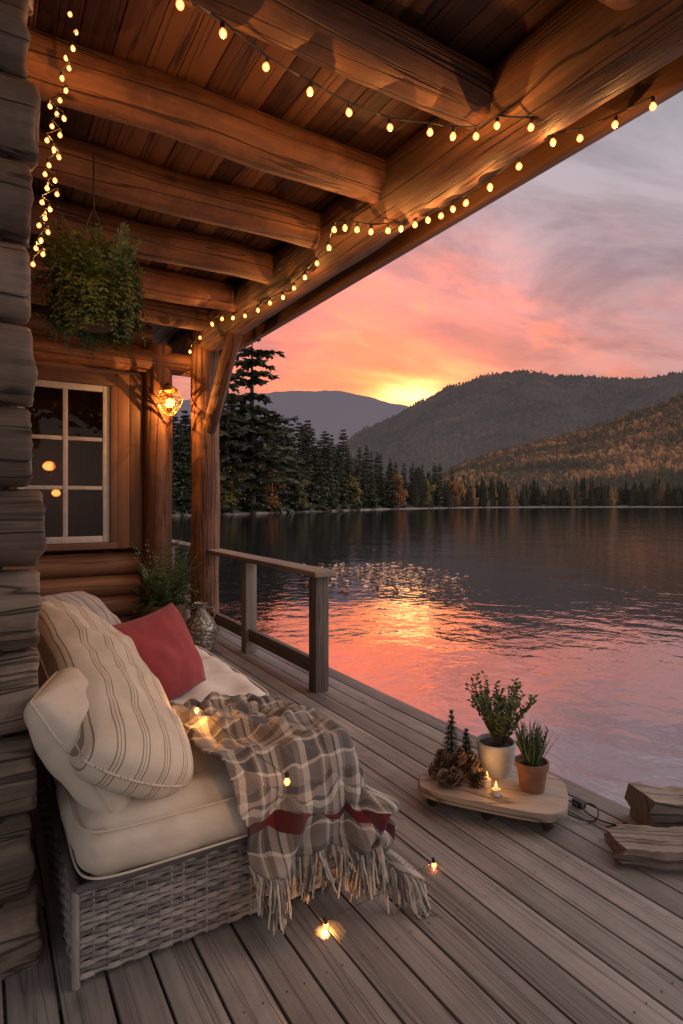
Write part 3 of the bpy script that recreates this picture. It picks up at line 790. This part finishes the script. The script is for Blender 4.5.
def pot(mb, c, rb, rt, h, rim=True):
    pr = [(.001, 0), (rb, 0), (rb*1.02, .01), (rt*.97, h*.78)]
    if rim: pr += [(rt*1.06, h*.79), (rt*1.07, h), (rt*.95, h), (rt*.92, h*.85), (.001, h*.83)]
    else: pr += [(rt, h*.97), (rt*.98, h), (rt*.92, h), (rt*.9, h*.85), (.001, h*.83)]
    mb.lathe(pr, 28, c)
def bushy(mb, c, nst, h, spread, ls, lw, nl, up=.6):
    for k in range(nst):
        a = random.random()*2*PI; q = random.random()**.5*spread; hh = h*random.uniform(.55, 1.0)
        tip = c+V((math.cos(a)*q, math.sin(a)*q, hh)); b0 = c+V((math.cos(a)*.02, math.sin(a)*.02, 0))
        pts = [b0.lerp(tip, t)+V((0, 0, .05*h*math.sin(t*PI))) for t in [j/nl for j in range(nl+1)]]
        mb.tube(pts[::3]+[pts[-1]], .0022, 4, False, 1)
        for j in range(nl//4, nl+1):
            for w in range(2):
                az = random.random()*2*PI; d = V((math.cos(az), math.sin(az), up+random.uniform(-.3, .4))).normalized()
                sd = d.cross(V((random.uniform(-1, 1), random.uniform(-1, 1), 1))).normalized()
                mb.leaf(pts[j], d, sd, ls*random.uniform(.6, 1.1), lw, 0)
c = P(496, 772, TZ); c.z = TZ
t = empty('potted_plant', c, 'round leafy green bush in a pale grey pot on the wooden tray', 'plant')
mb = MB(); pot(mb, c, .078, .10, .165, False); mb.build('pot', M['potwhite'], t)
mb = MB(); mb.lathe([(.001, .148), (.09, .143)], 20, c); mb.build('soil', M['soil'], t)
mb = MB(); bushy(mb, c+V((.02, -.01, .14)), 54, .34, .18, .034, .018, 14); mb.build('foliage', [M['leafbush'], M['stem']], t)
c = P(532, 789, TZ); c.z = TZ
t = empty('potted_plant', c, 'small spiky herb in a brown clay pot at the right end of the tray', 'plant')
mb = MB(); pot(mb, c, .058, .075, .14); mb.build('pot', M['terra'], t)
mb = MB(); mb.lathe([(.001, .122), (.068, .118)], 20, c); mb.build('soil', M['soil'], t)
mb = MB(); bushy(mb, c+V((0, 0, .12)), 34, .17, .08, .040, .006, 10, 2.2)
for k in range(70):
    a = random.random()*2*PI; d = V((math.cos(a)*random.uniform(.1, .65), math.sin(a)*random.uniform(.1, .65), 1)).normalized()
    mb.leaf(c+V((math.cos(a)*.03, math.sin(a)*.03, .115)), d, d.cross(V((math.cos(a), math.sin(a), 0))).normalized(), random.uniform(.12, .24), .008, 0)
mb.build('foliage', [M['leafspike'], M['stem']], t)
# pine cones
def cone_mesh(r, h):
    mb = MB(); n = 72
    mb.lathe([(.001, 0), (r*.45, h*.12), (r*.55, h*.4), (r*.35, h*.75), (.001, h*.97)], 12, (0, 0, 0), 0, 0.0)
    for k in range(n):
        t = (k+.5)/n; a = k*2.39996; z = h*(.06+.9*t); rr = r*max(.02, math.sin(PI*min(1, .24+.76*t)))**.8
        o = V((math.cos(a), math.sin(a), 0)); s_ = V((-math.sin(a), math.cos(a), 0)); w = r*.30*(1.1-.5*t)
        b0 = o*rr*.35+V((0, 0, z-.12*h)); tip = o*rr+V((0, 0, z+.05*h))
        mb.face([b0-s_*w*.4, tip-s_*w-V((0, 0, .01*h)), tip+o*r*.10+V((0, 0, h*.05)), tip+s_*w-V((0, 0, .01*h)), b0+s_*w*.4], None, 0, random.uniform(.3, 1))
    return mb
cone0 = cone_mesh(.036, .086).build('pine_cone', M['cone'], smooth=False)
spots = [(432, 778, 0), (444, 785, 0), (458, 788, 0), (471, 784, 0), (438, 769, 0), (452, 773, 0), (467, 772, 0), (446, 776, .052), (460, 777, .052), (477, 774, 0)]
for i, (px, py, dz) in enumerate(spots):
    o = cone0 if i == 0 else link_copy(cone0)
    p = P(px, py, TZ); o.location = (p.x, p.y, TZ+dz+.010)
    o.rotation_euler = (random.uniform(-.6, .6), random.uniform(-.6, .6), random.random()*6)
    sc_ = random.uniform(.95, 1.25); o.scale = (sc_, sc_, sc_)
    tag(o, 'brown pine cone in the small heap on the left end of the tray', 'pine cone', 'pine cones heaped on the tray')
def minitree(c, h, r, label):
    t = empty('miniature_tree', c, label, 'ornament')
    mb = MB(); mb.tube([c, c+V((0, 0, h*.9))], [.008, .003], 6); mb.build('trunk', M['bark'], t)
    mb = MB()
    for lev_ in range(9):
        q0 = lev_/9
        for k in range(70):
            q = q0+random.random()*.07; z = h*(.10+.88*q); rr = (r*(1-q0)+.005)*random.uniform(.7, 1.05); a = random.random()*2*PI
            o = V((math.cos(a), math.sin(a), random.uniform(-.5, -.1))); mb.leaf(c+V((0, 0, z))+V((o.x, o.y, 0))*rr*random.uniform(0, .4), o.normalized(), V((-math.sin(a), math.cos(a), 0)), rr*.8+.004, .007, 0)
    mb.build('crown', [M['minifir']], t)
c = P(455, 764, TZ); minitree(V((c.x+.03, c.y+.06, TZ)), .285, .066, 'taller dark miniature fir tree standing among the pine cones')
c = P(466, 770, TZ); minitree(V((c.x+.03, c.y+.03, TZ)), .215, .056, 'shorter dark miniature fir tree beside the grey plant pot')
for (px, py, h, lb) in ((487, 786, .036, 'lit tealight candle nearest the pine cones on the tray'), (496, 795, .030, 'lit tealight candle on the front edge of the tray')):
    c = P(px, py, TZ); c.z = TZ
    t = empty('candle', c, lb, 'candle')
    mb = MB(); mb.lathe([(.001, 0), (.020, 0), (.021, h), (.017, h+.001), (.001, h-.004)], 16, c); mb.build('wax', M['wax'], t)
    mb = MB(); mb.lathe([(.0005, h), (.0065, h+.010), (.006, h+.020), (.0005, h+.038)], 10, c); mb.build('flame', M['flame'], t)
    plight(c+V((0, 0, h+.06)), .25)

# cord coil
mb = MB(); c = P(590, 815, .006); pts = []
for k in range(60):
    t = k/59; a = t*11
    rr = .07+.03*math.sin(t*9)
    pts.append(V((c.x+.16*(t-.5)+math.cos(a)*rr*.8, c.y+.10*(.5-t)+math.sin(a)*rr, .006+.03*abs(math.sin(a*.5+1))*(1-t*.3))))
mb.tube(pts, .0042, 6)
tag(mb.build('electric_cord', M['black'], loc=c), 'thin black cord coiled loosely on the deck right of the tray', 'cord')
mb = MB(); q = P(579, 806, .0); mb.box((q.x-.02, q.y-.03, .0), (q.x+.02, q.y+.03, .03), bev=.006)
tag(mb.build('battery_box', M['black'], loc=q), 'small black battery box lying beside the wooden tray', 'box')

# firewood
def split(name, a, b_, w, h, label, seed, mats, tilt=0, z0=0):
    a, b_ = V(a), V(b_); d = (b_-a); ln = d.length; d.normalize(); s_ = V((-d.y, d.x, 0)); mb = MB()
    prof = [(-.46, .0), (-.53, .22), (-.49, .40), (-.55, .60), (-.46, .86), (-.22, .98), (.12, 1.0), (.40, .90), (.52, .66), (.46, .46), (.53, .22), (.44, 0), (0, 0)]
    n = len(prof); st = 26; o = random.random()*20
    for k in range(st+1):
        t = k/st
        for i, (px, pz) in enumerate(prof):
            jx = 1+.18*nz(seed+(1 if px > 0 else 8), 3, t*3.5)+.07*nz(px*9+seed, pz*9, t*14)
            jz = 1+.14*nz(px*2+seed, 5, t*3)+.06*nz(px*9+seed, pz*9, t*12)
            e = .10*nz(px*4+seed, pz*3, 7+k//st*5)
            e *= 1 if k in (0, st) else (.6 if k in (1, st-1) else 0)
            mb.v.append(a+d*(ln*t+e)+s_*px*w*jx+V((0, 0, z0+max(0, pz*h*jz*(1+tilt*(t-.5))))))
    for k in range(st):
        for j in range(n):
            j2 = (j+1) % n; q = [k*n+j, k*n+j2, (k+1)*n+j2, (k+1)*n+j]; mb.f.append(q)
            mb.uv.append([(j*.05+o, k*ln/st), (j*.05+.05+o, k*ln/st), (j*.05+.05+o, (k+1)*ln/st), (j*.05+o, (k+1)*ln/st)]); mb.mi.append(0 if j in (4, 5, 6) else 1); mb.r.append(.5+.4*nz(j*.7, seed))
    for k in (0, st):
        q = [k*n+j for j in range(n)]; uv = [(p[0]*w, p[1]*h) for p in prof]
        if k: q.reverse(); uv.reverse()
        mb.f.append(q); mb.uv.append(uv); mb.mi.append(1); mb.r.append(.5)
    return tag(mb.build(name, mats, loc=(a+b_)/2, sharp=35), label, 'firewood')
fa = P(624, 858, 0); fb = P(720, 874, 0)
split('firewood', (fa.x, fa.y+.05, 0), (fb.x+.05, fb.y+.05, 0), .21, .095, 'rough split slab of grey wood lying at the right edge of the deck', 4, [M['fire'], M['firebark']], .3)
fa = P(652, 836, .0)
split('firewood', (fa.x+.05, fa.y+.08, 0.0), (fa.x+.46, fa.y-.20, 0.0), .19, .155, 'thicker pale block of firewood standing behind the rough split slab', 9, [M['fire'], M['firebark']], -.2)

# ------------------------------------------------------------------ water, land, hills
mb = MB(); n = 48
mb.face([(math.cos(2*PI*k/n)*9000, math.sin(2*PI*k/n)*9000, ZW) for k in range(n)])
tag(mb.build('lake', M['water'], smooth=False), kind='structure')
def W(px, d):
    lat = (px-341.5)/F*d; return V((d*SA+lat*CA, d*CA-lat*SA, 0))
shore = [(-900, 40), (-400, 60), (100, 88), (170, 105), (250, 122), (330, 165), (400, 225), (470, 285), (540, 320), (620, 335), (760, 335), (1000, 310), (1500, 250), (2400, 200)]
def sd(px):
    for k in range(len(shore)-1):
        if shore[k][0] <= px <= shore[k+1][0]:
            t = (px-shore[k][0])/(shore[k+1][0]-shore[k][0]); return shore[k][1]+(shore[k+1][1]-shore[k][1])*t
    return shore[-1][1]
rows = [(1.0, -1.0), (1.002, ZW+.12), (1.006, -.45), (1.03, -.1), (1.12, .8), (1.5, 4), (3, 12), (8, 20)]
def ground_z(f):
    for k in range(len(rows)-1):
        if rows[k][0] <= f <= rows[k+1][0]:
            t = (f-rows[k][0])/(rows[k+1][0]-rows[k][0]); return rows[k][1]+(rows[k+1][1]-rows[k][1])*t
    return rows[0][1] if f < 1 else rows[-1][1]
mb = MB(); pxs = [-900+k*15 for k in range(221)]
for px in pxs:
    for (f, z) in rows:
        p = W(px, sd(px)*f*(1+.012*nz(px*.03))); p.z = z+(.15*nz(px*.05, f) if f > 1.003 else 0); mb.v.append(p)
nr = len(rows)
for i in range(len(pxs)-1):
    for j in range(nr-1):
        mb.f.append([i*nr+j, (i+1)*nr+j, (i+1)*nr+j+1, i*nr+j+1]); mb.uv.append([(0, 0)]*4); mb.mi.append(1 if j < 2 else 0); mb.r.append(.5)
tag(mb.build('shore', [M['shore'], M['bank']]), kind='structure')
mb = MB(); mb.box((-60, -40, -1.6), (-.4, 60, -.5)); mb.box((-60, 9.5, -1.6), (1.2, 40, -.45))
tag(mb.build('ground', M['shore']), kind='structure')

def interp(prof, px):
    if px <= prof[0][0]: return prof[0][1]
    for k in range(len(prof)-1):
        if px <= prof[k+1][0]:
            t = (px-prof[k][0])/(prof[k+1][0]-prof[k][0]); t = t*t*(3-2*t)*.5+t*.5
            return prof[k][1]+(prof[k+1][1]-prof[k][1])*t
    return prof[-1][1]
def hill_pt(prof, D, D0, px, t, amp):
    y = interp(prof, px); Hh = max(4, H+(YH-y)*D/F)
    d = D0+(D-D0)*t; p = W(px, d)
    s = t**1.15 if t <= 1 else 1-(t-1)*.8
    p.z = Hh*s+amp*Hh*nz(p.x/(D*.06), p.y/(D*.06), 3)*min(1, 2*t)*(.35 if t > .95 else 1)+amp*.35*Hh*nz(p.x/(D*.012), p.y/(D*.012), 8)*min(1, 2*t)
    return p
def hill(prof, D, D0, mat, amp=.06, step=5, p0=-700, p1=1700):
    ts = [k/22 for k in range(23)]+[1.15, 1.5, 2.0]; mb = MB(); xs = list(range(p0, p1, step))
    for px in xs:
        for t in ts:
            p = hill_pt(prof, D, D0, px, t, amp); mb.v.append(p)
    n = len(ts)
    for i in range(len(xs)-1):
        for j in range(n-1): mb.f.append([i*n+j, (i+1)*n+j, (i+1)*n+j+1, i*n+j+1]); mb.uv.append([(0, 0)]*4); mb.mi.append(0); mb.r.append(.5)
    return tag(mb.build('hill', mat), kind='structure')
far = [(-700, 420), (0, 412), (150, 402), (230, 397), (290, 391), (335, 390), (365, 396), (395, 404), (420, 409), (470, 420), (540, 440), (620, 470), (800, 490)]
mid = [(-700, 500), (250, 495), (330, 452), (368, 428), (395, 416), (425, 400), (455, 385), (485, 376), (535, 372), (570, 376), (610, 379), (650, 377), (690, 374), (760, 371), (900, 380), (1200, 390), (1700, 420)]
near = [(-700, 502), (380, 501), (430, 484), (465, 464), (510, 450), (560, 438), (600, 427), (640, 411), (690, 394), (760, 376), (900, 362), (1200, 380), (1700, 430)]
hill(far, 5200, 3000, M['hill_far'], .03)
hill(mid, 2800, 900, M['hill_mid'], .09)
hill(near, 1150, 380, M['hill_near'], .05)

# woods that read as one mass
def tiny(mb, p, h, r, rv, con, n=5):
    b0 = len(mb.v); o = random.random()*6
    if con: lv = [(.02, .75), (.30, 1.0), (.33, .55), (.62, .62), (.64, .32), (1.0, .02)]
    else: lv = [(.05, .4), (.3, 1.0), (.62, .95), (.88, .5), (1.0, .05)]
    for (z, q) in lv:
        for j in range(n):
            a = 2*PI*j/n+o; rr = r*q*random.uniform(.7, 1.25); mb.v.append(V((p.x+math.cos(a)*rr, p.y+math.sin(a)*rr, p.z+h*z)))
    for k in range(len(lv)-1):
        for j in range(n):
            mb.f.append([b0+k*n+j, b0+k*n+(j+1) % n, b0+(k+1)*n+(j+1) % n, b0+(k+1)*n+j]); mb.uv.append([(0, 0)]*4); mb.mi.append(0); mb.r.append(min(1, max(0, rv+random.uniform(-.08, .08))))
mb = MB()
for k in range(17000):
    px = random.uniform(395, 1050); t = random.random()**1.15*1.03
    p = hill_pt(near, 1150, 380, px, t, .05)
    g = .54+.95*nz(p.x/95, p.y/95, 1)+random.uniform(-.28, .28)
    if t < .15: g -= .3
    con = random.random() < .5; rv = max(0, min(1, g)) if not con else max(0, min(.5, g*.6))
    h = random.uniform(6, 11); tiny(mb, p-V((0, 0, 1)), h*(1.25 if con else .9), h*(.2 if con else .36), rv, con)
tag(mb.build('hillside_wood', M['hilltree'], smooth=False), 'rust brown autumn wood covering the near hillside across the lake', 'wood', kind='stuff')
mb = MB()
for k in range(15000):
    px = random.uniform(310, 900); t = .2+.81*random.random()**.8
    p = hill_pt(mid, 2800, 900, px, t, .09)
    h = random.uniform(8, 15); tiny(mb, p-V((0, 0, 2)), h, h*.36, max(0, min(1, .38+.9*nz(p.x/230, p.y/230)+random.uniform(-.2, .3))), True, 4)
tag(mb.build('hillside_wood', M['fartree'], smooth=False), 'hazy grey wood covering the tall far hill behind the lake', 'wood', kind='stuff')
mb = MB()
for k in range(900):
    px = random.uniform(415, 1200); f = 1.01+random.random()*.16
    p = W(px, sd(px)*f); p.z = ground_z(f)-.3
    h = random.uniform(6, 14)+7*max(0, nz(px*.03, 2)+random.uniform(-.2, .4)); tiny(mb, p, h, h*.19, random.uniform(0, .35) if random.random() < .86 else random.uniform(.5, 1), random.random() < .85)
tag(mb.build('shoreline_wood', M['shoretree'], smooth=False), 'dark belt of conifers along the far right shore of the lake', 'wood', kind='stuff')

# individual conifers
def conifer_meshes(h, r, seed, wh=26, br=9, bare=.04, irr=.35, dense=7, pw=.8):
    random.seed(seed)
    t = MB(); t.tube([(0, 0, -1), (0, 0, h*.5), (0, 0, h*.97)], [h*.014, h*.009, .03], 7)
    c = MB()
    for i in range(wh):
        q = (i+random.random()*.6)/wh; q = min(q, .992); z = h*(bare+(1-bare)*q); rad = r*(1-q)**pw*random.uniform(1-irr, 1.1)+.15
        for j in range(br):
            a = 2*PI*j/br+random.random()*1.2; rr = rad*random.uniform(.55, 1.1)
            o = V((math.cos(a), math.sin(a), 0)); s_ = V((-math.sin(a), math.cos(a), 0))
            dr = random.uniform(.15, .5)*rr; rv = random.random(); segs = 5; prev = None
            ptf = lambda u: V((0, 0, z))+o*rr*u+V((0, 0, -dr*u*u+.12*rr*u))
            for k in range(segs+1):
                u = k/segs; p = ptf(u); w = rr*.30*(1-u)**.6*(1.0 if k % 2 else .55)+.04
                dl = V((0, 0, -w*.9))
                cur = (p-s_*w+dl, p, p+s_*w+dl)
                if prev:
                    c.face([prev[0], prev[1], cur[1], cur[0]], None, 0, rv); c.face([prev[1], prev[2], cur[2], cur[1]], None, 0, rv)
                prev = cur
            for k in range(dense):
                u = random.uniform(.1, 1); p = ptf(u)
                dd = (o*random.uniform(.1, .9)+s_*random.uniform(-.8, .8)+V((0, 0, random.uniform(-1.1, .1)))).normalized()
                sdv = dd.cross(V((random.uniform(-1, 1), random.uniform(-1, 1), random.uniform(-1, 1)))).normalized()
                ls = h*.022+.22*rr*random.uniform(.4, 1); c.leaf(p, dd, sdv, ls, ls*.5, 0, max(0, min(1, rv+random.uniform(-.25, .25))))
    return t, c
protos = []
for i in range(5):
    t, c = conifer_meshes(20, (3.3, 3.8, 2.9, 4.2, 3.5)[i], 100+i, irr=(.35, .55, .4, .65, .5)[i])
    to = t.build('trunk', M['bark']); co = c.build('crown', M['conifer'], smooth=False); protos.append((to.data, co.data))
    bpy.data.objects.remove(to); bpy.data.objects.remove(co)
random.seed(21)
tops = [(150, 415), (175, 412), (195, 400), (222, 392), (240, 398), (262, 410), (290, 416), (320, 422), (345, 430), (362, 440), (385, 454), (410, 460), (430, 462), (450, 468), (470, 476), (500, 480)]
def put_tree(px, f, ytop, k, label, group=None, wid=1.0, name='spruce_tree', md=None):
    d = sd(px)*f; p = W(px, d); z0 = ground_z(f)-.2; p.z = z0; h = H+(YH-ytop)*d/F-z0
    e = empty(name, p, label, 'tree', group)
    s = h/20
    for nm, dta in zip(('trunk', 'crown'), (md or protos[k % 5])):
        o = bpy.data.objects.new(nm, dta); col.objects.link(o); o.parent = e
    e.scale = (s*wid, s*wid, s); e.rotation_euler.z = random.random()*6
    return e
NT = 165
for k in range(NT):
    px = 130+(k+random.random())*(370/NT); f = 1.012+random.random()**1.4*.28
    yt = interp(tops, px)+random.choice((0, 3, 6, 12, 18, 26, 36, 44))+random.uniform(-6, 6)
    put_tree(px, f, min(yt, 490), random.randrange(5), 'dark spruce in the dense stand along the left shore of the lake', 'spruces along the left shore', random.uniform(.9, 1.6))
# big pine
t, c = conifer_meshes(20, 5.0, 560, 14, 6, .10, .78, 18, .55)
to = t.build('trunk', M['bark']); co = c.build('crown', M['conifer'], smooth=False); bigd = (to.data, co.data)
bpy.data.objects.remove(to); bpy.data.objects.remove(co); random.seed(5)
put_tree(252, 1.01, 328, 0, 'tallest dark pine rising behind the porch post above the other trees', None, 1.6, 'pine_tree', bigd)
put_tree(228, 1.01, 356, 0, 'second tall pine half hidden by the porch post', None, 1.2, 'pine_tree', bigd)
def broad(px, f, ytop, wpx, mat, label):
    d = sd(px)*f; p = W(px, d); p.z = ground_z(f)-.2; h = H+(YH-ytop)*d/F-p.z; r = wpx/2*d/F
    e = empty('broadleaf_tree', p, label, 'tree')
    mb = MB(); mb.tube([p, p+V((.1, 0, h*.5)), p+V((0, .1, h*.8))], [h*.03, h*.02, .03], 7)
    for q in range(5):
        a = q*1.3; mb.tube([p+V((0, 0, h*(.3+.08*q))), p+V((math.cos(a)*r*.6, math.sin(a)*r*.6, h*(.5+.08*q)))], [.08, .02], 5)
    mb.build('trunk', M['bark'], e); mb = MB()
    cl = [(V((random.uniform(-.6, .6)*r, random.uniform(-.6, .6)*r, h*random.uniform(.15, .88))), random.uniform(.25, .5)*r) for _ in range(20)]
    for (cc, cr_) in cl:
        rv = random.random()
        for _ in range(70):
            dv = V((random.gauss(0, 1), random.gauss(0, 1), random.gauss(0, 1))).normalized()
            q = p+cc+dv*cr_*random.uniform(.6, 1.05); s1 = V((random.gauss(0, 1), random.gauss(0, 1), random.gauss(0, 1))).normalized()
            mb.leaf(q, s1, s1.cross(dv).normalized(), r*.2, r*.15, 0, max(0, min(1, rv*.6+random.random()*.4)))
    mb.build('crown', mat, e)
broad(232, 1.005, 455, 34, M['yellow'], 'yellow green broadleaf tree at the water edge just right of the porch post')
broad(271, 1.005, 464, 32, M['autumn'], 'orange autumn tree at the water edge below the tallest pine')
broad(300, 1.006, 478, 22, M['yellow'], 'low olive bushy tree at the water edge right of the orange tree')
broad(352, 1.006, 472, 22, M['yellow'], 'olive broadleaf tree in front of the spruces left of the mid shore')
broad(398, 1.005, 472, 20, M['autumn'], 'small orange tree at the foot of the spruces in mid shore')
broad(428, 1.005, 476, 16, M['yellow'], 'tiny yellow tree near the right end of the spruce stand')
broad(455, 1.005, 480, 15, M['autumn'], 'tiny rust coloured tree where the spruce stand meets the far shore')

# small pale flecks floating on the water
mb = MB(); random.seed(3)
for k in range(380):
    px = random.gauss(385, 42); py = 564+abs(random.gauss(0, 13))+max(0, (px-400)*.18)
    if px > 466 or px < 300: continue
    p = P(px, py, ZW+.012); s = random.uniform(.04, .11); a = random.random()*6
    pts = [p+V((math.cos(a+2*PI*j/6)*s*(1 if j % 3 else .7), math.sin(a+2*PI*j/6)*s*.8, random.uniform(0, .07))) for j in range(6)]
    mb.face(pts, None, 0, random.random())
tag(mb.build('floating_flecks', plain('floating_fleck', (.30, .14, .07), (.70, .42, .26), .7, .4, 0, var=.8), smooth=False), 'scatter of small pale flecks floating on the lake', 'leaves', kind='stuff')

# ------------------------------------------------------------------ world
w = bpy.data.worlds.new('World'); scene.world = w; w.use_nodes = True; nt = w.node_tree
bg = nt.nodes['Background']
tcn = N(nt, 'ShaderNodeTexCoord'); D = tcn.outputs['Generated']
sp = N(nt, 'ShaderNodeSeparateXYZ'); L(nt, D, sp.inputs[0]); zc = mth(nt, 'MAXIMUM', sp.outputs[2], 0.0)
saz = A+math.atan((412-341.5)/F); sel = math.atan((YH-394)/F*math.cos(math.atan(70/F)))
S = V((math.sin(saz)*math.cos(sel), math.cos(saz)*math.cos(sel), math.sin(sel)))
def lobe(sx, sz, sig, lift=0.0, side=0.0):
    sub = N(nt, 'ShaderNodeVectorMath', operation='SUBTRACT'); L(nt, D, sub.inputs[0]); sub.inputs[1].default_value = S+V((math.cos(saz)*side, -math.sin(saz)*side, lift))
    mul = N(nt, 'ShaderNodeVectorMath', operation='MULTIPLY'); L(nt, sub.outputs[0], mul.inputs[0]); mul.inputs[1].default_value = (sx, sx, sz)
    ln = N(nt, 'ShaderNodeVectorMath', operation='LENGTH'); L(nt, mul.outputs[0], ln.inputs[0])
    q = mth(nt, 'DIVIDE', ln.outputs['Value'], sig); return mth(nt, 'POWER', 2.71828, mth(nt, 'MULTIPLY', mth(nt, 'MULTIPLY', q, q), -1))
# cloud noise in planar sky coordinates
den = mth(nt, 'ADD', zc, .16)
cv = N(nt, 'ShaderNodeCombineXYZ')
L(nt, mth(nt, 'DIVIDE', sp.outputs[0], den), cv.inputs[0]); L(nt, mth(nt, 'DIVIDE', sp.outputs[1], den), cv.inputs[1])
rot = N(nt, 'ShaderNodeMapping'); rot.inputs['Rotation'].default_value = (0, 0, A+.15); rot.inputs['Scale'].default_value = (1.0, 1.7, 1)
L(nt, cv.outputs[0], rot.inputs[0])
c1 = noi(nt, rot.outputs[0], 1.25, 10, .60, .5)
c2 = noi(nt, rot.outputs[0], 2.3, 9, .60, .4)
zp = mth(nt, 'ADD', zc, mth(nt, 'MULTIPLY', mth(nt, 'SUBTRACT', c2, .5), .13))
near_ = ramp(nt, zp, [(0, (.60, .20, .12)), (.13, (.95, .27, .11)), (.20, (.94, .23, .12)), (.26, (.88, .22, .16)), (.32, (.72, .28, .27)), (.40, (.54, .38, .41)), (.52, (.47, .43, .465)), (1, (.62, .58, .64))]).outputs[0]
side_ = ramp(nt, zp, [(0, (.42, .26, .25)), (.13, (.53, .30, .29)), (.21, (.58, .325, .325)), (.28, (.555, .365, .385)), (.36, (.51, .41, .445)), (.50, (.48, .44, .475)), (1, (.62, .58, .64))]).outputs[0]
lb_ = lobe(1, .5, .31, 0, -.07)
base = mixc(nt, lb_, side_, near_)
cldc = ramp(nt, zp, [(0, (.42, .17, .13)), (.18, (.48, .17, .155)), (.26, (.37, .185, .195)), (.34, (.30, .22, .25)), (.50, (.265, .24, .27)), (1, (.42, .40, .45))]).outputs[0]
cm = ramp(nt, c1, [(.43, (0, 0, 0)), (.58, (1, 1, 1))]).outputs[0]
skyc = mixc(nt, mth(nt, 'MULTIPLY', cm, .88), base, cldc)
# lit undersides of the clouds
hl = ramp(nt, c2, [(.50, (0, 0, 0)), (.64, (1, 1, 1))]).outputs[0]
hz = ramp(nt, zc, [(.12, (0, 0, 0)), (.19, (1, 1, 1)), (.30, (.85, .85, .85)), (.42, (.12, .12, .12)), (.7, (.08, .08, .08))]).outputs[0]
hlf = mth(nt, 'MULTIPLY', mth(nt, 'MULTIPLY', hl, hz), mth(nt, 'ADD', mth(nt, 'MULTIPLY', lobe(1, .5, .38, 0, -.07), .78), .12))
skyc = mixc(nt, hlf, skyc, (1.0, .29, .18))
def glow(sx, sz, sig, c, lift=0.0, irr=1.5, side=0.0):
    global skyc
    br = mth(nt, 'MULTIPLY', lobe(sx, sz, sig, lift, side), mth(nt, 'MAXIMUM', mth(nt, 'ADD', mth(nt, 'MULTIPLY', c2, irr), 1-irr*.5), 0.0))
    g = N(nt, 'ShaderNodeMix', data_type='RGBA', blend_type='ADD'); g.clamp_factor = False
    L(nt, br, g.inputs[0]); L(nt, skyc, g.inputs[6]); g.inputs[7].default_value = (*c, 1)
    skyc = g.outputs[2]
glow(1, 1.5, .22, (.80, .09, .0), .08, 3.0, -.06); glow(.8, 2.4, .085, (1.0, .36, .03), 0, 4.0); glow(.8, 2.4, .038, (1.6, 1.15, .45), -.003, 3.0)
# away from the sunset the sky is cooler
dt = N(nt, 'ShaderNodeVectorMath', operation='DOT_PRODUCT'); L(nt, D, dt.inputs[0]); dt.inputs[1].default_value = V((math.sin(saz), math.cos(saz), 0))
aw = ramp(nt, mth(nt, 'MULTIPLY', mth(nt, 'ADD', dt.outputs['Value'], 1), .5), [(.3, (1, 1, 1)), (.72, (0, 0, 0))]).outputs[0]
skyc = mixc(nt, aw, skyc, (.66, .60, .61))
st = N(nt, 'ShaderNodeTexSky', sky_type='NISHITA'); st.sun_disc = False; st.sun_elevation = R(4); st.sun_rotation = saz
skyc = mixc(nt, .01, skyc, st.outputs[0], 'ADD')
L(nt, skyc, bg.inputs[0]); bg.inputs[1].default_value = 1.0

sl = bpy.data.lights.new('sky_fill', 'SUN'); sl.energy = 1.2; sl.angle = R(50); sl.color = (1, .90, .85)  # added broad fill from the lake side, standing in for sky glow
so = bpy.data.objects.new('sky_fill', sl); col.objects.link(so)
so.rotation_euler = V((-.85, .28, -.62)).to_track_quat('-Z', 'Y').to_euler()

# ------------------------------------------------------------------ camera
cd = bpy.data.cameras.new('Camera'); cam = bpy.data.objects.new('Camera', cd); col.objects.link(cam)
cam.location = (0, 0, H); cam.rotation_euler = (R(90), 0, -A)
cd.sensor_fit = 'VERTICAL'; cd.sensor_height = 36; cd.lens = F/1024*36; cd.shift_y = -9/1024
cd.clip_start = .02; cd.clip_end = 20000
scene.camera = cam
scene.view_settings.view_transform = 'Standard'; scene.view_settings.look = 'None'; scene.view_settings.exposure = 0
